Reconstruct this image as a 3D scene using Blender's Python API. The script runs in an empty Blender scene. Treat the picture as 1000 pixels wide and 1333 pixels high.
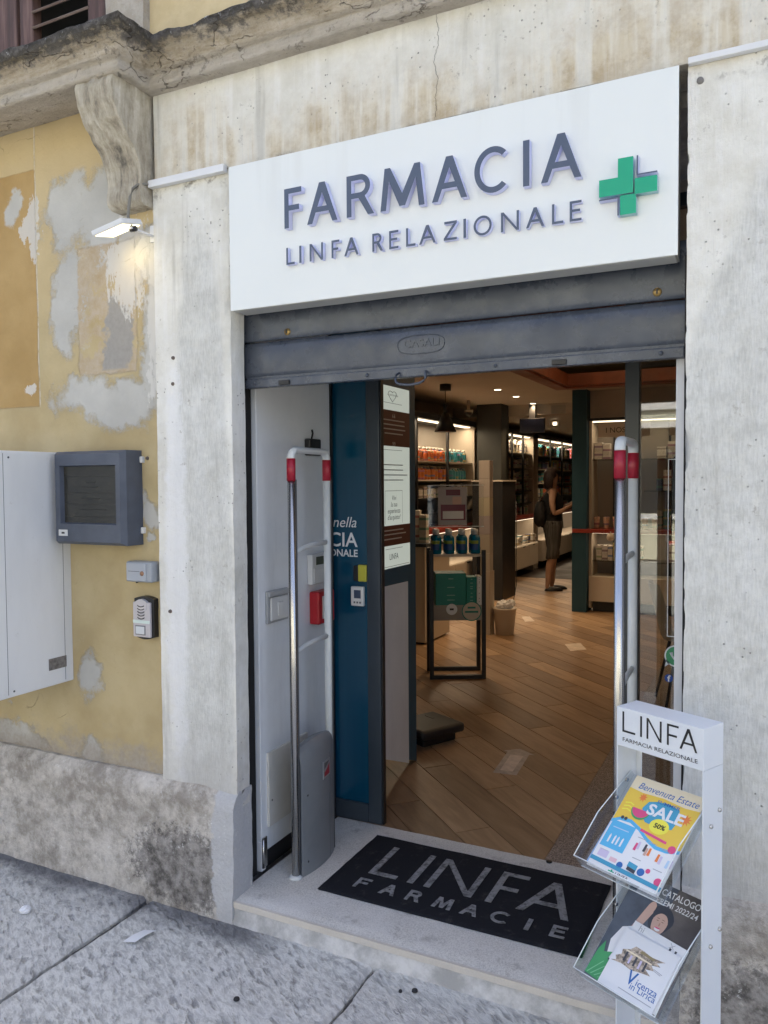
import bpy, bmesh, math, random
from mathutils import Vector, Matrix, noise
random.seed(7)
S = bpy.context.scene
C = S.collection

# ------------------------------------------------------------------ camera
cam_d = bpy.data.cameras.new('camera'); cam = bpy.data.objects.new('camera', cam_d); C.objects.link(cam)
S.camera = cam
YAW, PITCH, ROLL = 0.459974, 0.0386474, 0.0068793
_f = Vector((-math.sin(YAW)*math.cos(PITCH), math.cos(YAW)*math.cos(PITCH), -math.sin(PITCH)))
_r = Vector((math.cos(YAW), math.sin(YAW), 0)); _d = _f.cross(_r)
_rr = _r*math.cos(ROLL) + _d*math.sin(ROLL); _dd = _d*math.cos(ROLL) - _r*math.sin(ROLL)
cam.matrix_world = Matrix(((_rr.x, -_dd.x, -_f.x, 0.0), (_rr.y, -_dd.y, -_f.y, -2.27), (_rr.z, -_dd.z, -_f.z, 1.58), (0, 0, 0, 1)))
cam_d.sensor_fit = 'HORIZONTAL'; cam_d.sensor_width = 36; cam_d.lens = 36.87
cam_d.clip_start = 0.05; cam_d.clip_end = 1500

# ------------------------------------------------------------------ sky, sun, exposure
SUN_EL, SUN_AZ = math.radians(56), math.radians(8)        # sun stands behind the pharmacy: the front is in open shade
W = bpy.data.worlds.new('World'); S.world = W; W.use_nodes = True
wn = W.node_tree.nodes; wl = W.node_tree.links; wn.clear()
sky = wn.new('ShaderNodeTexSky'); sky.sky_type = 'NISHITA'; sky.sun_disc = False
sky.sun_elevation = SUN_EL; sky.sun_rotation = SUN_AZ; sky.air_density = .62; sky.dust_density = 5.5; sky.ozone_density = .2
bgd = wn.new('ShaderNodeBackground'); bgd.inputs[1].default_value = 0.15
wo = wn.new('ShaderNodeOutputWorld'); wl.new(sky.outputs[0], bgd.inputs[0]); wl.new(bgd.outputs[0], wo.inputs[0])
sd = bpy.data.lights.new('sun', 'SUN'); sun = bpy.data.objects.new('sun', sd); C.objects.link(sun)
sd.energy = 3.2; sd.angle = math.radians(0.5); sd.color = (1, .985, .93)
sdir = Vector((math.sin(SUN_AZ)*math.cos(SUN_EL), math.cos(SUN_AZ)*math.cos(SUN_EL), math.sin(SUN_EL)))
sun.rotation_euler = sdir.to_track_quat('Z', 'Y').to_euler(); sun.location = sdir*40
S.view_settings.view_transform = 'Standard'; S.view_settings.look = 'None'
S.view_settings.gamma = 1; S.view_settings.use_curve_mapping = False
S.view_settings.exposure = 1.97

# ------------------------------------------------------------------ helpers
def tag(o, label=None, cat=None, group=None, kind=None):
    if label: o['label'] = label
    if cat: o['category'] = cat
    if group: o['group'] = group
    if kind: o['kind'] = kind
    return o

def thing(name, label, cat, loc, group=None):
    o = bpy.data.objects.new(name, None); C.objects.link(o); o.location = loc
    o.empty_display_size = .1
    return tag(o, label, cat, group)

def off(parent):
    v = Vector((0, 0, 0))
    while parent: v += parent.location; parent = parent.parent
    return v

class MB:
    """collects shapes in world coordinates; build() links them as one mesh"""
    def __init__(s): s.bm = bmesh.new()
    def add(s, verts, faces, mi=0, smooth=False):
        vs = [s.bm.verts.new(v) for v in verts]
        for f in faces:
            try:
                q = s.bm.faces.new([vs[i] for i in f]); q.material_index = mi; q.smooth = smooth
            except ValueError: pass
        return vs
    def box(s, x0, x1, y0, y1, z0, z1, mi=0, bev=0, T=None, seg=2):
        P = [(x0,y0,z0),(x1,y0,z0),(x1,y1,z0),(x0,y1,z0),(x0,y0,z1),(x1,y0,z1),(x1,y1,z1),(x0,y1,z1)]
        F = [(0,3,2,1),(4,5,6,7),(0,1,5,4),(1,2,6,5),(2,3,7,6),(3,0,4,7)]
        if bev:
            b = bmesh.new(); vs = [b.verts.new(p) for p in P]
            for f in F: b.faces.new([vs[i] for i in f])
            bmesh.ops.bevel(b, geom=b.edges[:], offset=bev, segments=seg, affect='EDGES', profile=.5)
            b.verts.index_update(); P = [v.co.copy() for v in b.verts]; F = [tuple(v.index for v in f.verts) for f in b.faces]; b.free()
        if T: P = [T @ Vector(p) for p in P]
        s.add(P, F, mi, False); return s
    def prism(s, pts, n, mi=0):
        """pts: closed loop of Vectors (counter-clockwise seen against n); extruded by vector n"""
        n = Vector(n); k = len(pts); P = [Vector(p) for p in pts] + [Vector(p)+n for p in pts]
        F = [tuple(reversed(range(k))), tuple(range(k, 2*k))] + [(i, (i+1) % k, k+(i+1) % k, k+i) for i in range(k)]
        s.add(P, F, mi); return s
    def flat(s, pts, mi=0): s.add(pts, [tuple(range(len(pts)))], mi); return s
    def tube(s, path, r, seg=12, mi=0, caps=True, ry=None, up=None):
        path = [Vector(p) for p in path]; rings = []; n = len(path); P = []; F = []
        ref = up
        for i, p in enumerate(path):
            t = (path[min(i+1, n-1)]-path[max(i-1, 0)]).normalized()
            a = Vector(ref) if ref else (Vector((0, 0, 1)) if abs(t.z) < .9 else Vector((1, 0, 0)))
            a = (a - t*a.dot(t)).normalized(); b = t.cross(a)
            rr = r[i] if isinstance(r, (list, tuple)) else r
            for k in range(seg):
                th = 2*math.pi*k/seg; P.append(p + a*math.cos(th)*rr + b*math.sin(th)*(ry if ry else rr))
        for i in range(n-1):
            for k in range(seg):
                F.append((i*seg+k, i*seg+(k+1) % seg, (i+1)*seg+(k+1) % seg, (i+1)*seg+k))
        vs = s.add(P, F, mi, True)
        if caps:
            for q in (list(reversed(vs[:seg])), vs[-seg:]):
                try: s.bm.faces.new(q).material_index = mi
                except ValueError: pass
        return s
    def lathe(s, c, prof, seg=24, mi=0, ax='z', smooth=True):
        c = Vector(c); P = []; F = []; n = len(prof)
        for (r, h) in prof:
            for k in range(seg):
                th = 2*math.pi*k/seg; a, b = r*math.cos(th), r*math.sin(th)
                P.append(c + (Vector((a, b, h)) if ax == 'z' else Vector((a, h, -b)) if ax == 'y' else Vector((h, a, b))))
        for i in range(n-1):
            for k in range(seg): F.append((i*seg+k, i*seg+(k+1) % seg, (i+1)*seg+(k+1) % seg, (i+1)*seg+k))
        F.append(tuple(reversed(range(seg)))); F.append(tuple(range((n-1)*seg, n*seg)))
        s.add(P, F, mi, smooth); return s
    def grid(s, fn, nu, nv, mi=0, smooth=True):
        P = [fn(i/nu, j/nv) for j in range(nv+1) for i in range(nu+1)]
        F = [(j*(nu+1)+i, j*(nu+1)+i+1, (j+1)*(nu+1)+i+1, (j+1)*(nu+1)+i) for j in range(nv) for i in range(nu)]
        s.add(P, F, mi, smooth); return s
    def build(s, name, mats, parent=None, fix=True, base=None):
        if fix: bmesh.ops.recalc_face_normals(s.bm, faces=s.bm.faces[:])
        me = bpy.data.meshes.new(name); s.bm.to_mesh(me); s.bm.free()
        for m in (mats if isinstance(mats, (list, tuple)) else [mats]): me.materials.append(m)
        o = bpy.data.objects.new(name, me); C.objects.link(o)
        if parent is not None:
            d = off(parent); o.parent = parent
            if base is not None: o.location = Vector(base)-d; d = Vector(base)
        else:
            xs = [v.co for v in me.vertices]
            d = Vector(base) if base is not None else Vector(((min(v.x for v in xs)+max(v.x for v in xs))/2, (min(v.y for v in xs)+max(v.y for v in xs))/2, min(v.z for v in xs)))
            o.location = d
        me.transform(Matrix.Translation(-d)); me.update()
        return o

def copy_tree(o, parent=None, delta=(0, 0, 0), **kw):
    c = o.copy(); C.objects.link(c); c.parent = parent
    if parent is None: c.location = Vector(o.location)+Vector(delta)
    for ch in list(o.children): copy_tree(ch, c)
    for k, v in kw.items(): c[k] = v
    return c

# ---- materials
class Mat:
    def __init__(s, name, col=(.5, .5, .5), rough=.6, metal=0, spec=.5):
        s.m = bpy.data.materials.new(name); s.m.use_nodes = True; s.t = s.m.node_tree; s.N = s.t.nodes
        s.b = s.N['Principled BSDF']; s.out = s.N['Material Output']
        s.set('Base Color', col); s.set('Roughness', rough); s.set('Metallic', metal); s.set('Specular IOR Level', spec)
        s._c = {}
    def val(s, sock, v):
        if hasattr(v, 'is_output') or isinstance(v, bpy.types.NodeSocket): s.t.links.new(v, sock)
        elif isinstance(v, (tuple, list)):
            if sock.type == 'RGBA' and len(v) == 3: v = (*v, 1)
            sock.default_value = v
        else: sock.default_value = (v, v, v, 1) if sock.type == 'RGBA' else ((v, v, v) if sock.type == 'VECTOR' else v)
    def set(s, name, v): s.val(s.b.inputs[name], v); return s
    def node(s, typ, **kw):
        n = s.N.new(typ)
        for k, v in kw.items(): setattr(n, k, v)
        return n
    @property
    def pos(s):
        if 'pos' not in s._c: s._c['pos'] = s.node('ShaderNodeNewGeometry').outputs['Position']
        return s._c['pos']
    @property
    def obj(s):
        if 'obj' not in s._c: s._c['obj'] = s.node('ShaderNodeTexCoord').outputs['Object']
        return s._c['obj']
    @property
    def rnd(s):
        if 'rnd' not in s._c: s._c['rnd'] = s.node('ShaderNodeObjectInfo').outputs['Random']
        return s._c['rnd']
    def xyz(s, v):
        n = s.node('ShaderNodeSeparateXYZ'); s.val(n.inputs[0], v); return n.outputs
    def map(s, v, scale=(1, 1, 1), loc=(0, 0, 0), rot=(0, 0, 0)):
        n = s.node('ShaderNodeMapping'); s.val(n.inputs[0], v)
        n.inputs['Scale'].default_value = scale; s.val(n.inputs['Location'], loc); n.inputs['Rotation'].default_value = rot
        return n.outputs[0]
    def noise(s, scale, detail=4, rough=.55, vec=None, dist=0):
        n = s.node('ShaderNodeTexNoise'); s.val(n.inputs['Vector'], s.pos if vec is None else vec)
        for k, v in (('Scale', scale), ('Detail', detail), ('Roughness', rough), ('Distortion', dist)): n.inputs[k].default_value = v
        return n.outputs[0]
    def node_noise_col(s, scale):
        n = s.node('ShaderNodeTexNoise'); s.val(n.inputs['Vector'], s.pos); n.inputs['Scale'].default_value = scale; n.inputs['Detail'].default_value = 3
        return n.outputs['Color']
    def voro(s, scale, vec=None, feature='F1', rand=1):
        n = s.node('ShaderNodeTexVoronoi', feature=feature); s.val(n.inputs['Vector'], s.pos if vec is None else vec)
        n.inputs['Scale'].default_value = scale; n.inputs['Randomness'].default_value = rand
        return n.outputs['Distance']
    def math(s, op, a, b=None, clamp=False):
        n = s.node('ShaderNodeMath', operation=op, use_clamp=clamp); s.val(n.inputs[0], a)
        if b is not None: s.val(n.inputs[1], b)
        return n.outputs[0]
    def sst(s, x, a, b, lo=0, hi=1):
        n = s.node('ShaderNodeMapRange', interpolation_type='SMOOTHSTEP'); s.val(n.inputs[0], x)
        for i, v in enumerate((a, b, lo, hi)): n.inputs[i+1].default_value = v
        return n.outputs[0]
    def mix(s, f, a, b, mode='MIX'):
        n = s.node('ShaderNodeMix', data_type='RGBA', blend_type=mode)
        s.val(n.inputs[0], f); s.val(n.inputs[6], a); s.val(n.inputs[7], b); return n.outputs[2]
    def ramp(s, f, stops):
        n = s.node('ShaderNodeValToRGB'); s.val(n.inputs[0], f); e = n.color_ramp.elements
        while len(e) < len(stops): e.new(.5)
        for q, (p, c) in zip(e, stops): q.position = p; q.color = (*c, 1) if len(c) == 3 else c
        return n.outputs[0]
    def bump(s, h, strength=.4, dist=.01):
        n = s.node('ShaderNodeBump'); s.val(n.inputs['Height'], h); n.inputs['Strength'].default_value = strength; n.inputs['Distance'].default_value = dist
        s.t.links.new(n.outputs[0], s.b.inputs['Normal']); return s
    def ell(s, X, Z, e, nz, amp=.5, soft=.12):
        """blotch with a ragged edge: 1 inside the ellipse e=(cx,cz,rx,rz)"""
        cx, cz, rx, rz = e
        a = s.math('DIVIDE', s.math('SUBTRACT', X, cx), rx); b = s.math('DIVIDE', s.math('SUBTRACT', Z, cz), rz)
        d = s.math('SQRT', s.math('ADD', s.math('MULTIPLY', a, a), s.math('MULTIPLY', b, b)))
        d = s.math('ADD', d, s.math('MULTIPLY', s.math('SUBTRACT', nz, .5), amp))
        return s.sst(d, 1+soft, 1-soft)
    def rect(s, X, Z, x0, x1, z0, z1, nz, amp=.01, soft=.004):
        w = s.math('MULTIPLY', s.math('SUBTRACT', nz, .5), amp)
        X = s.math('ADD', X, w); Z = s.math('ADD', Z, w)
        m = s.math('MULTIPLY', s.sst(X, x0-soft, x0+soft), s.sst(X, x1+soft, x1-soft))
        return s.math('MULTIPLY', m, s.math('MULTIPLY', s.sst(Z, z0-soft, z0+soft), s.sst(Z, z1+soft, z1-soft)))
    def mx(s, *a):
        r = a[0]
        for q in a[1:]: r = s.math('MAXIMUM', r, q)
        return r
    def emit(s, col, st): s.set('Emission Color', col); s.set('Emission Strength', st); return s

def simple(name, col, rough=.5, metal=0, var=.0, nscale=30, bump=0, spec=.5):
    m = Mat(name, col, rough, metal, spec)
    if var:
        n = m.noise(nscale, 5, .6, m.obj)
        m.set('Base Color', m.mix(m.sst(n, .3, .7), tuple(c*(1-var) for c in col), tuple(min(1, c*(1+var)) for c in col)))
        m.set('Roughness', m.sst(m.noise(nscale*.4, 3, .5, m.obj), .3, .7, max(.05, rough-.1), min(1, rough+.12)))
    if bump: m.bump(m.noise(nscale*4, 4, .6, m.obj), bump, .002)
    return m.m
# ------------------------------------------------------------------ wall, stone and ground materials
def nvec(p, f, a):
    q = Vector(p)*f
    return Vector((noise.noise(q), noise.noise(q+Vector((17.3, 4.1, 9.7))), noise.noise(q+Vector((3.3, 31.7, 22.9)))))*a

def rough_box(mb, x0, x1, y0, y1, z0, z1, step=.03, amp=.003, freq=9, mi=0, fn=None, sides='xXyYzZ'):
    def dim(a, b): return max(1, min(400, int(round((b-a)/step))))
    nx, ny, nz = dim(x0, x1), dim(y0, y1), dim(z0, z1)
    def D(p):
        p = Vector(p)
        if fn: p = fn(p)
        return p + nvec(p, freq, amp) + nvec(p, freq*5, amp*.35)
    L = lambda a, b, t: a+(b-a)*t
    if 'y' in sides: mb.grid(lambda u, v: D((L(x0, x1, u), y0, L(z0, z1, v))), nx, nz, mi)
    if 'Y' in sides: mb.grid(lambda u, v: D((L(x1, x0, u), y1, L(z0, z1, v))), nx, nz, mi)
    if 'x' in sides: mb.grid(lambda u, v: D((x0, L(y1, y0, u), L(z0, z1, v))), ny, nz, mi)
    if 'X' in sides: mb.grid(lambda u, v: D((x1, L(y0, y1, u), L(z0, z1, v))), ny, nz, mi)
    if 'z' in sides: mb.grid(lambda u, v: D((L(x0, x1, u), L(y1, y0, v), z0)), nx, ny, mi)
    if 'Z' in sides: mb.grid(lambda u, v: D((L(x0, x1, u), L(y0, y1, v), z1)), nx, ny, mi)
    return mb

# white weathered plaster of the pilasters and the band over the sign
m = Mat('white_plaster', rough=.9, spec=.25); X, Y, Z = m.xyz(m.pos)
big = m.noise(2.6, 8, .66); fine = m.noise(34, 6, .7); mid = m.noise(11, 7, .7); streak = m.noise(16, 5, .6, m.map(m.pos, (1, 1, .06)))
hs = m.noise(120, 3, .6, m.map(m.pos, (1.6, 1.6, .25)))
col = m.mix(m.sst(m.math('ADD', m.math('MULTIPLY', big, .65), m.math('MULTIPLY', mid, .35)), .36, .62), (.65, .63, .555), (.82, .81, .75))
col = m.mix(m.math('MULTIPLY', m.sst(streak, .50, .72), .55), col, (.87, .865, .85))
col = m.mix(m.math('MULTIPLY', m.sst(streak, .45, .28), .5), col, (.38, .36, .31))
wash = m.mx(m.ell(X, Z, (-1.865, 1.15, .135, 1.36), big, .35, .10), m.ell(X, Z, (.22, .9, .55, 1.64), big, .16, .03))
wash = m.math('MULTIPLY', wash, m.sst(fine, .25, .62, .55, 1))
col = m.mix(m.math('MULTIPLY', wash, .68), col, m.mix(m.sst(m.math('ADD', m.math('MULTIPLY', hs, .5), m.math('MULTIPLY', mid, .5)), .36, .64), (.44, .445, .42), (.66, .665, .635)))
wpt = m.math('MULTIPLY', m.ell(X, Z, (-1.985, 1.25, .05, .75), m.noise(11, 6, .75), 2.2, .25), .7)
col = m.mix(wpt, col, (.84, .84, .83))
band = m.math('MULTIPLY', m.sst(Z, 2.64, 2.70), 1)
tan = m.math('MULTIPLY', m.math('MULTIPLY', band, m.sst(m.math('ADD', big, m.math('MULTIPLY', m.math('SUBTRACT', 2.86, Z), .75)), .40, .70)), m.sst(streak, .3, .62))
col = m.mix(m.math('MULTIPLY', tan, .85), col, m.mix(m.sst(mid, .4, .6), (.40, .295, .15), (.56, .47, .31)))
scab = m.math('MULTIPLY', m.sst(m.noise(19, 7, .74), .60, .66), m.sst(m.noise(2.2, 3), .46, .58))
col = m.mix(m.math('MULTIPLY', scab, .6), col, (.33, .30, .26))
col = m.mix(m.math('MULTIPLY', m.math('MULTIPLY', m.sst(Z, 2.60, 2.665), m.sst(Z, 2.70, 2.675)), m.sst(m.noise(14, 5, .7), .5, .68)), col, (.16, .14, .11))
# hairline crack over the sign and fine scratches
wob = m.math('MULTIPLY', m.math('SUBTRACT', m.noise(9, 5, .7, m.map(m.pos, (0.01, 0.01, 1))), .5), .07)
cd = m.math('ABSOLUTE', m.math('SUBTRACT', m.math('ADD', X, .937), wob))
crack = m.math('MULTIPLY', m.sst(cd, .0014, .0004), m.sst(Z, 2.68, 2.70))
col = m.mix(m.math('MULTIPLY', crack, .6), col, (.09, .08, .07))
pit = m.math('MULTIPLY', m.sst(m.voro(46), .16, .07), m.sst(m.noise(5, 3), .5, .62))
col = m.mix(m.math('MULTIPLY', pit, .7), col, (.2, .18, .16))
low = m.math('MULTIPLY', m.sst(m.math('ADD', Z, m.math('MULTIPLY', fine, .25)), .92, .5), .5)
col = m.mix(low, col, m.mix(fine, (.30, .28, .26), (.5, .48, .46)))
m.set('Base Color', col)
h = m.math('ADD', m.math('MULTIPLY', fine, .5), m.math('ADD', m.math('MULTIPLY', hs, .35), m.math('MULTIPLY', m.noise(8, 4), .9)))
h = m.math('SUBTRACT', h, m.math('ADD', m.math('MULTIPLY', pit, .6), m.math('MULTIPLY', crack, .9)))
m.bump(h, .75, .010); M_PLASTER = m.m

# ochre wall: flaking paint over grey render
m = Mat('ochre_wall_paint', rough=.88, spec=.25); X, Y, Z = m.xyz(m.pos)
big = m.noise(3.1, 6, .6); rag = m.noise(13, 9, .74); fine = m.noise(60, 5, .65)
X0_, Z0_ = X, Z; wx_ = m.noise(4.5, 5, .6, m.map(m.pos, (1, 1, 1), (5, 1, 9))); wz_ = m.noise(4.5, 5, .6, m.map(m.pos, (1, 1, 1), (1, 7, 2)))
Xw = m.math('ADD', X, m.math('MULTIPLY', m.math('SUBTRACT', wx_, .5), .26)); Zw = m.math('ADD', Z, m.math('MULTIPLY', m.math('SUBTRACT', wz_, .5), .30))
col = m.mix(m.sst(big, .3, .7), (.43, .335, .175), (.53, .435, .25))
col = m.mix(m.math('MULTIPLY', m.sst(m.math('ADD', Z, m.math('MULTIPLY', rag, .3)), 2.15, 2.75), .6), col, (.62, .49, .28))
col = m.mix(m.math('MULTIPLY', m.sst(fine, .62, .75), .35), col, (.36, .26, .13))
dark = m.rect(X, Z, -6.5, -2.715, 1.90, 2.86, rag, .012)
col = m.mix(dark, col, m.mix(m.sst(big, .3, .7), (.39, .255, .10), (.48, .33, .145)))
G = [(-2.546,2.68,.127,.165),(-2.36,2.60,.12,.2),(-2.535,2.3,.077,.197),(-2.464,1.93,.167,.088),(-2.242,1.888,.178,.095),(-2.11,2.128,.06,.26),(-2.452,.83,.075,.100),(-2.159,1.466,.04,.066),(-2.13,1.372,.027,.026),(-2.461,.503,.077,.069),(-2.90,.53,.17,.06),(-2.855,2.714,.05,.065),(-2.12,2.42,.08,.12)]
grey = m.mx(*[m.ell(Xw, Zw, e, rag, 1.6, .24) for e in G])
grey = m.math('MULTIPLY', grey, m.sst(Z, 2.84, 2.80))
col = m.mix(grey, col, m.mix(m.sst(big, .3, .7), (.45, .44, .40), (.55, .54, .495)))
rr = m.rect(X, Z, -2.484, -2.18, 2.01, 2.51, rag, .05, .006)
col = m.mix(m.math('MULTIPLY', rr, m.sst(rag, .42, .5)), col, m.mix(m.noise(25, 5, .7), (.40, .27, .11), (.55, .50, .42)))
cem = m.math('MULTIPLY', m.ell(Xw, m.math('MULTIPLY', Z, 1), (-2.29, 2.10, .075, .20), rag, 1.0, .10), m.sst(Z, 2.015, 2.03))
col = m.mix(cem, col, m.mix(fine, (.28, .265, .235), (.40, .38, .345)))
wh = m.mx(*[m.ell(Xw, Zw, e, m.noise(24, 6, .75, m.map(m.pos, (1, 1, .35))), 3.4, .10) for e in [(-2.734,2.648,.03,.123),(-2.22,2.42,.09,.17),(-2.767,1.937,.035,.03),(-2.10,2.2,.04,.3)]])
wh = m.math('MULTIPLY', wh, .8)
col = m.mix(wh, col, (.64, .625, .58))
edge = m.math('MULTIPLY', m.sst(m.math('ABSOLUTE', m.math('ADD', X, 2.712)), .006, .002), m.math('MULTIPLY', m.sst(Z, 1.89, 1.92), m.sst(rag, .35, .55)))
col = m.mix(m.math('MULTIPLY', edge, .7), col, (.72, .66, .53))
foot = m.sst(m.math('ADD', Z, m.math('MULTIPLY', m.math('SUBTRACT', rag, .5), .35)), .60, .47)
col = m.mix(m.math('MULTIPLY', foot, .85), col, m.mix(fine, (.25, .21, .165), (.46, .42, .36)))
crk = m.math('MULTIPLY', m.sst(m.voro(3.1, m.mix(.10, m.map(m.pos, (1, .01, .8)), m.node_noise_col(9)), 'DISTANCE_TO_EDGE'), .006, .001), m.sst(big, .56, .66))
col = m.mix(m.math('MULTIPLY', crk, .35), col, (.16, .12, .07))
m.set('Base Color', col)
h = m.math('ADD', m.math('MULTIPLY', fine, .12), m.math('MULTIPLY', m.noise(11, 5), .7))
h = m.math('SUBTRACT', h, m.math('MULTIPLY', m.mx(grey, dark, rr), .8)); h = m.math('ADD', h, m.math('MULTIPLY', edge, .5))
h = m.math('SUBTRACT', h, m.math('MULTIPLY', crk, .3))
m.bump(h, .7, .009); M_OCHRE = m.m

# upper floor paint
m = Mat('pale_yellow_paint', rough=.9, spec=.2); n = m.noise(5, 6, .65)
m.set('Base Color', m.mix(m.sst(n, .3, .7), (.55, .44, .25), (.66, .55, .34))); m.bump(m.noise(40, 5), .4, .006); M_YEL = m.m

# rough plinth
def stone_mat(name, lo, hi, dark, dmask=None, repair=False, sc=1, bstr=.8, dlev=(.56, .70)):
    m = Mat(name, rough=.93, spec=.2); X, Y, Z = m.xyz(m.pos)
    a = m.noise(4*sc, 8, .68); b = m.noise(22*sc, 7, .72); c = m.noise(90*sc, 4, .6)
    col = m.mix(m.sst(m.math('ADD', m.math('MULTIPLY', a, .5), m.math('MULTIPLY', b, .5)), .38, .62), lo, hi)
    col = m.mix(m.math('MULTIPLY', m.sst(b, .62, .75), .6), col, tuple(min(1, q*1.35) for q in hi))
    col = m.mix(m.math('MULTIPLY', m.sst(m.noise(13*sc, 8, .78), *dlev), .55), col, dark)
    if dmask:
        dk = m.mx(*[m.ell(X, Z, e, m.noise(30, 8, .8), 2.6, .16) for e in dmask])
        col = m.mix(m.math('MULTIPLY', dk, .80), col, m.mix(m.sst(b, .35, .65), (.05, .047, .045), (.30, .28, .26)))
    if repair:
        rp = m.ell(X, Z, (-1.735, .25, .085, .34), b, 1.0, .08)
        col = m.mix(rp, col, m.mix(c, (.44, .44, .44), (.58, .58, .58)))
    flk = m.math('MULTIPLY', m.sst(m.noise(55*sc, 5, .75), .60, .66), m.sst(a, .42, .58)); col = m.mix(m.math('MULTIPLY', flk, .55), col, tuple(min(.8, q*1.45) for q in hi))
    m.set('Base Color', col)
    m.bump(m.math('ADD', m.math('MULTIPLY', a, .6), m.math('ADD', m.math('MULTIPLY', b, .6), m.math('MULTIPLY', c, .25))), bstr, .018)
    return m.m
M_PLINTH = stone_mat('rough_plinth_render', (.31, .28, .24), (.63, .59, .53), (.13, .115, .10), [(-1.95, .15, .25, .14), (.1, .16, .30, .15)], True)
m = Mat('weathered_cornice_stone', rough=.93, spec=.2); X, Y, Z = m.xyz(m.pos)
a = m.noise(5, 8, .7); b = m.noise(26, 7, .72); hz = m.noise(14, 6, .7, m.map(m.pos, (.35, 1, 2.6))); c = m.noise(80, 4, .65)
colr = m.ramp(m.math('ADD', m.math('MULTIPLY', hz, .6), m.math('MULTIPLY', b, .4)), [(.34, (.20, .165, .11)), (.46, (.41, .35, .26)), (.58, (.55, .49, .40)), (.7, (.67, .63, .56))])
fas = m.math('MULTIPLY', m.sst(m.math('ADD', Z, m.math('MULTIPLY', m.math('SUBTRACT', a, .5), .05)), 3.062, 3.04), .55)
colr = m.mix(fas, colr, m.mix(b, (.46, .42, .36), (.62, .59, .54)))
lich = m.sst(m.math('ADD', Z, m.math('MULTIPLY', m.math('SUBTRACT', b, .5), .16)), 3.075, 3.115)
colr = m.mix(m.math('MULTIPLY', lich, .93), colr, m.mix(m.sst(b, .38, .72), (.028, .027, .025), (.15, .14, .13)))
colr = m.mix(m.math('MULTIPLY', m.sst(m.noise(40, 5, .75), .60, .68), m.sst(Z, 3.10, 3.14)), colr, (.62, .62, .60))
colr = m.mix(m.math('MULTIPLY', m.sst(m.noise(13, 8, .78), .56, .66), .6), colr, (.09, .075, .06))
crk = m.math('MULTIPLY', m.sst(m.voro(7, m.mix(.12, m.map(m.pos, (.6, 1, 2)), m.node_noise_col(14)), 'DISTANCE_TO_EDGE'), .022, .004), m.sst(a, .48, .58))
colr = m.mix(m.math('MULTIPLY', crk, .6), colr, (.07, .055, .04))
m.set('Base Color', colr); m.bump(m.math('SUBTRACT', m.math('ADD', m.math('MULTIPLY', hz, .8), m.math('ADD', m.math('MULTIPLY', b, .7), m.math('MULTIPLY', c, .3))), m.math('MULTIPLY', crk, .6)), .9, .016); M_STONE = m.m
M_SURROUND = stone_mat('window_surround_stone', (.38, .34, .28), (.5, .47, .41), (.2, .18, .15), dlev=(.58, .7))
m = Mat('corbel_stone', rough=.92, spec=.2); X, Y, Z = m.xyz(m.pos)
a = m.noise(16, 7, .7, m.map(m.pos, (1.6, 1, .22))); b = m.noise(30, 6, .7)
col = m.ramp(m.math('ADD', m.math('MULTIPLY', a, .75), m.math('MULTIPLY', b, .25)), [(.34, (.14, .13, .11)), (.45, (.36, .32, .25)), (.57, (.52, .48, .39)), (.68, (.66, .63, .56))])
m.set('Base Color', col); m.bump(m.math('ADD', a, m.math('MULTIPLY', b, .5)), .7, .012); M_CORBEL = m.m

# pavement slabs: tooled limestone, pitted
m = Mat('tooled_pavement_stone', rough=.86, spec=.3)
V = m.map(m.pos, (1, 1, 1), rot=(0, 0, .6)); Ve = m.map(V, (.55, 1.25, 1))
X, Y, Z = m.xyz(m.pos)
a = m.noise(3, 6, .6); b = m.noise(44, 7, .70, Ve, .4); c = m.noise(140, 3, .6)
pits = m.math('MULTIPLY', m.sst(m.noise(30, 3, .5, m.map(V, (.6, 1.3, 1), (3, 5, 1))), .52, .70), m.sst(m.noise(6, 3), .30, .60))
pits2 = m.math('MULTIPLY', m.sst(m.noise(15, 4, .55, m.map(V, (.7, 1.2, 1), (13, 2, 1))), .56, .72), .7)
col = m.mix(m.sst(b, .36, .60), (.42, .415, .39), (.72, .715, .67))
col = m.mix(m.math('MULTIPLY', m.sst(a, .35, .7), .4), col, (.68, .67, .65))
col = m.mix(m.math('MULTIPLY', m.sst(m.rnd, 0, 1), .25), col, (.54, .53, .51))
col = m.mix(m.math('MULTIPLY', m.mx(pits, pits2), .62), col, (.17, .17, .175))
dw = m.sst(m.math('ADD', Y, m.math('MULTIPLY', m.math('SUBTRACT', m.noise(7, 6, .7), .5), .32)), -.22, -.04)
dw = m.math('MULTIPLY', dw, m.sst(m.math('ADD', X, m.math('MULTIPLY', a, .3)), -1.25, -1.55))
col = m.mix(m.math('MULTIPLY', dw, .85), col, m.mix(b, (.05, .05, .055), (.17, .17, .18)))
stn = m.math('MULTIPLY', m.sst(m.noise(9, 5, .65), .60, .70), .45); col = m.mix(stn, col, (.13, .13, .135))
m.set('Base Color', col)
h = m.math('ADD', m.math('MULTIPLY', b, 1.0), m.math('ADD', m.math('MULTIPLY', c, .2), m.math('MULTIPLY', a, .4)))
m.bump(m.math('SUBTRACT', h, m.math('MULTIPLY', m.mx(pits, pits2), .9)), .75, .012); M_PAVE = m.m
m = Mat('stone_street', rough=.9); n = m.noise(70, 5, .7); m.set('Base Color', m.mix(n, (.20, .205, .185), (.30, .305, .28))); m.bump(n, .5, .01); M_STREET = m.m
M_JOINT = simple('dirty_joint_mortar', (.11, .105, .10), .95, var=.35, nscale=30, bump=.6)

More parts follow.
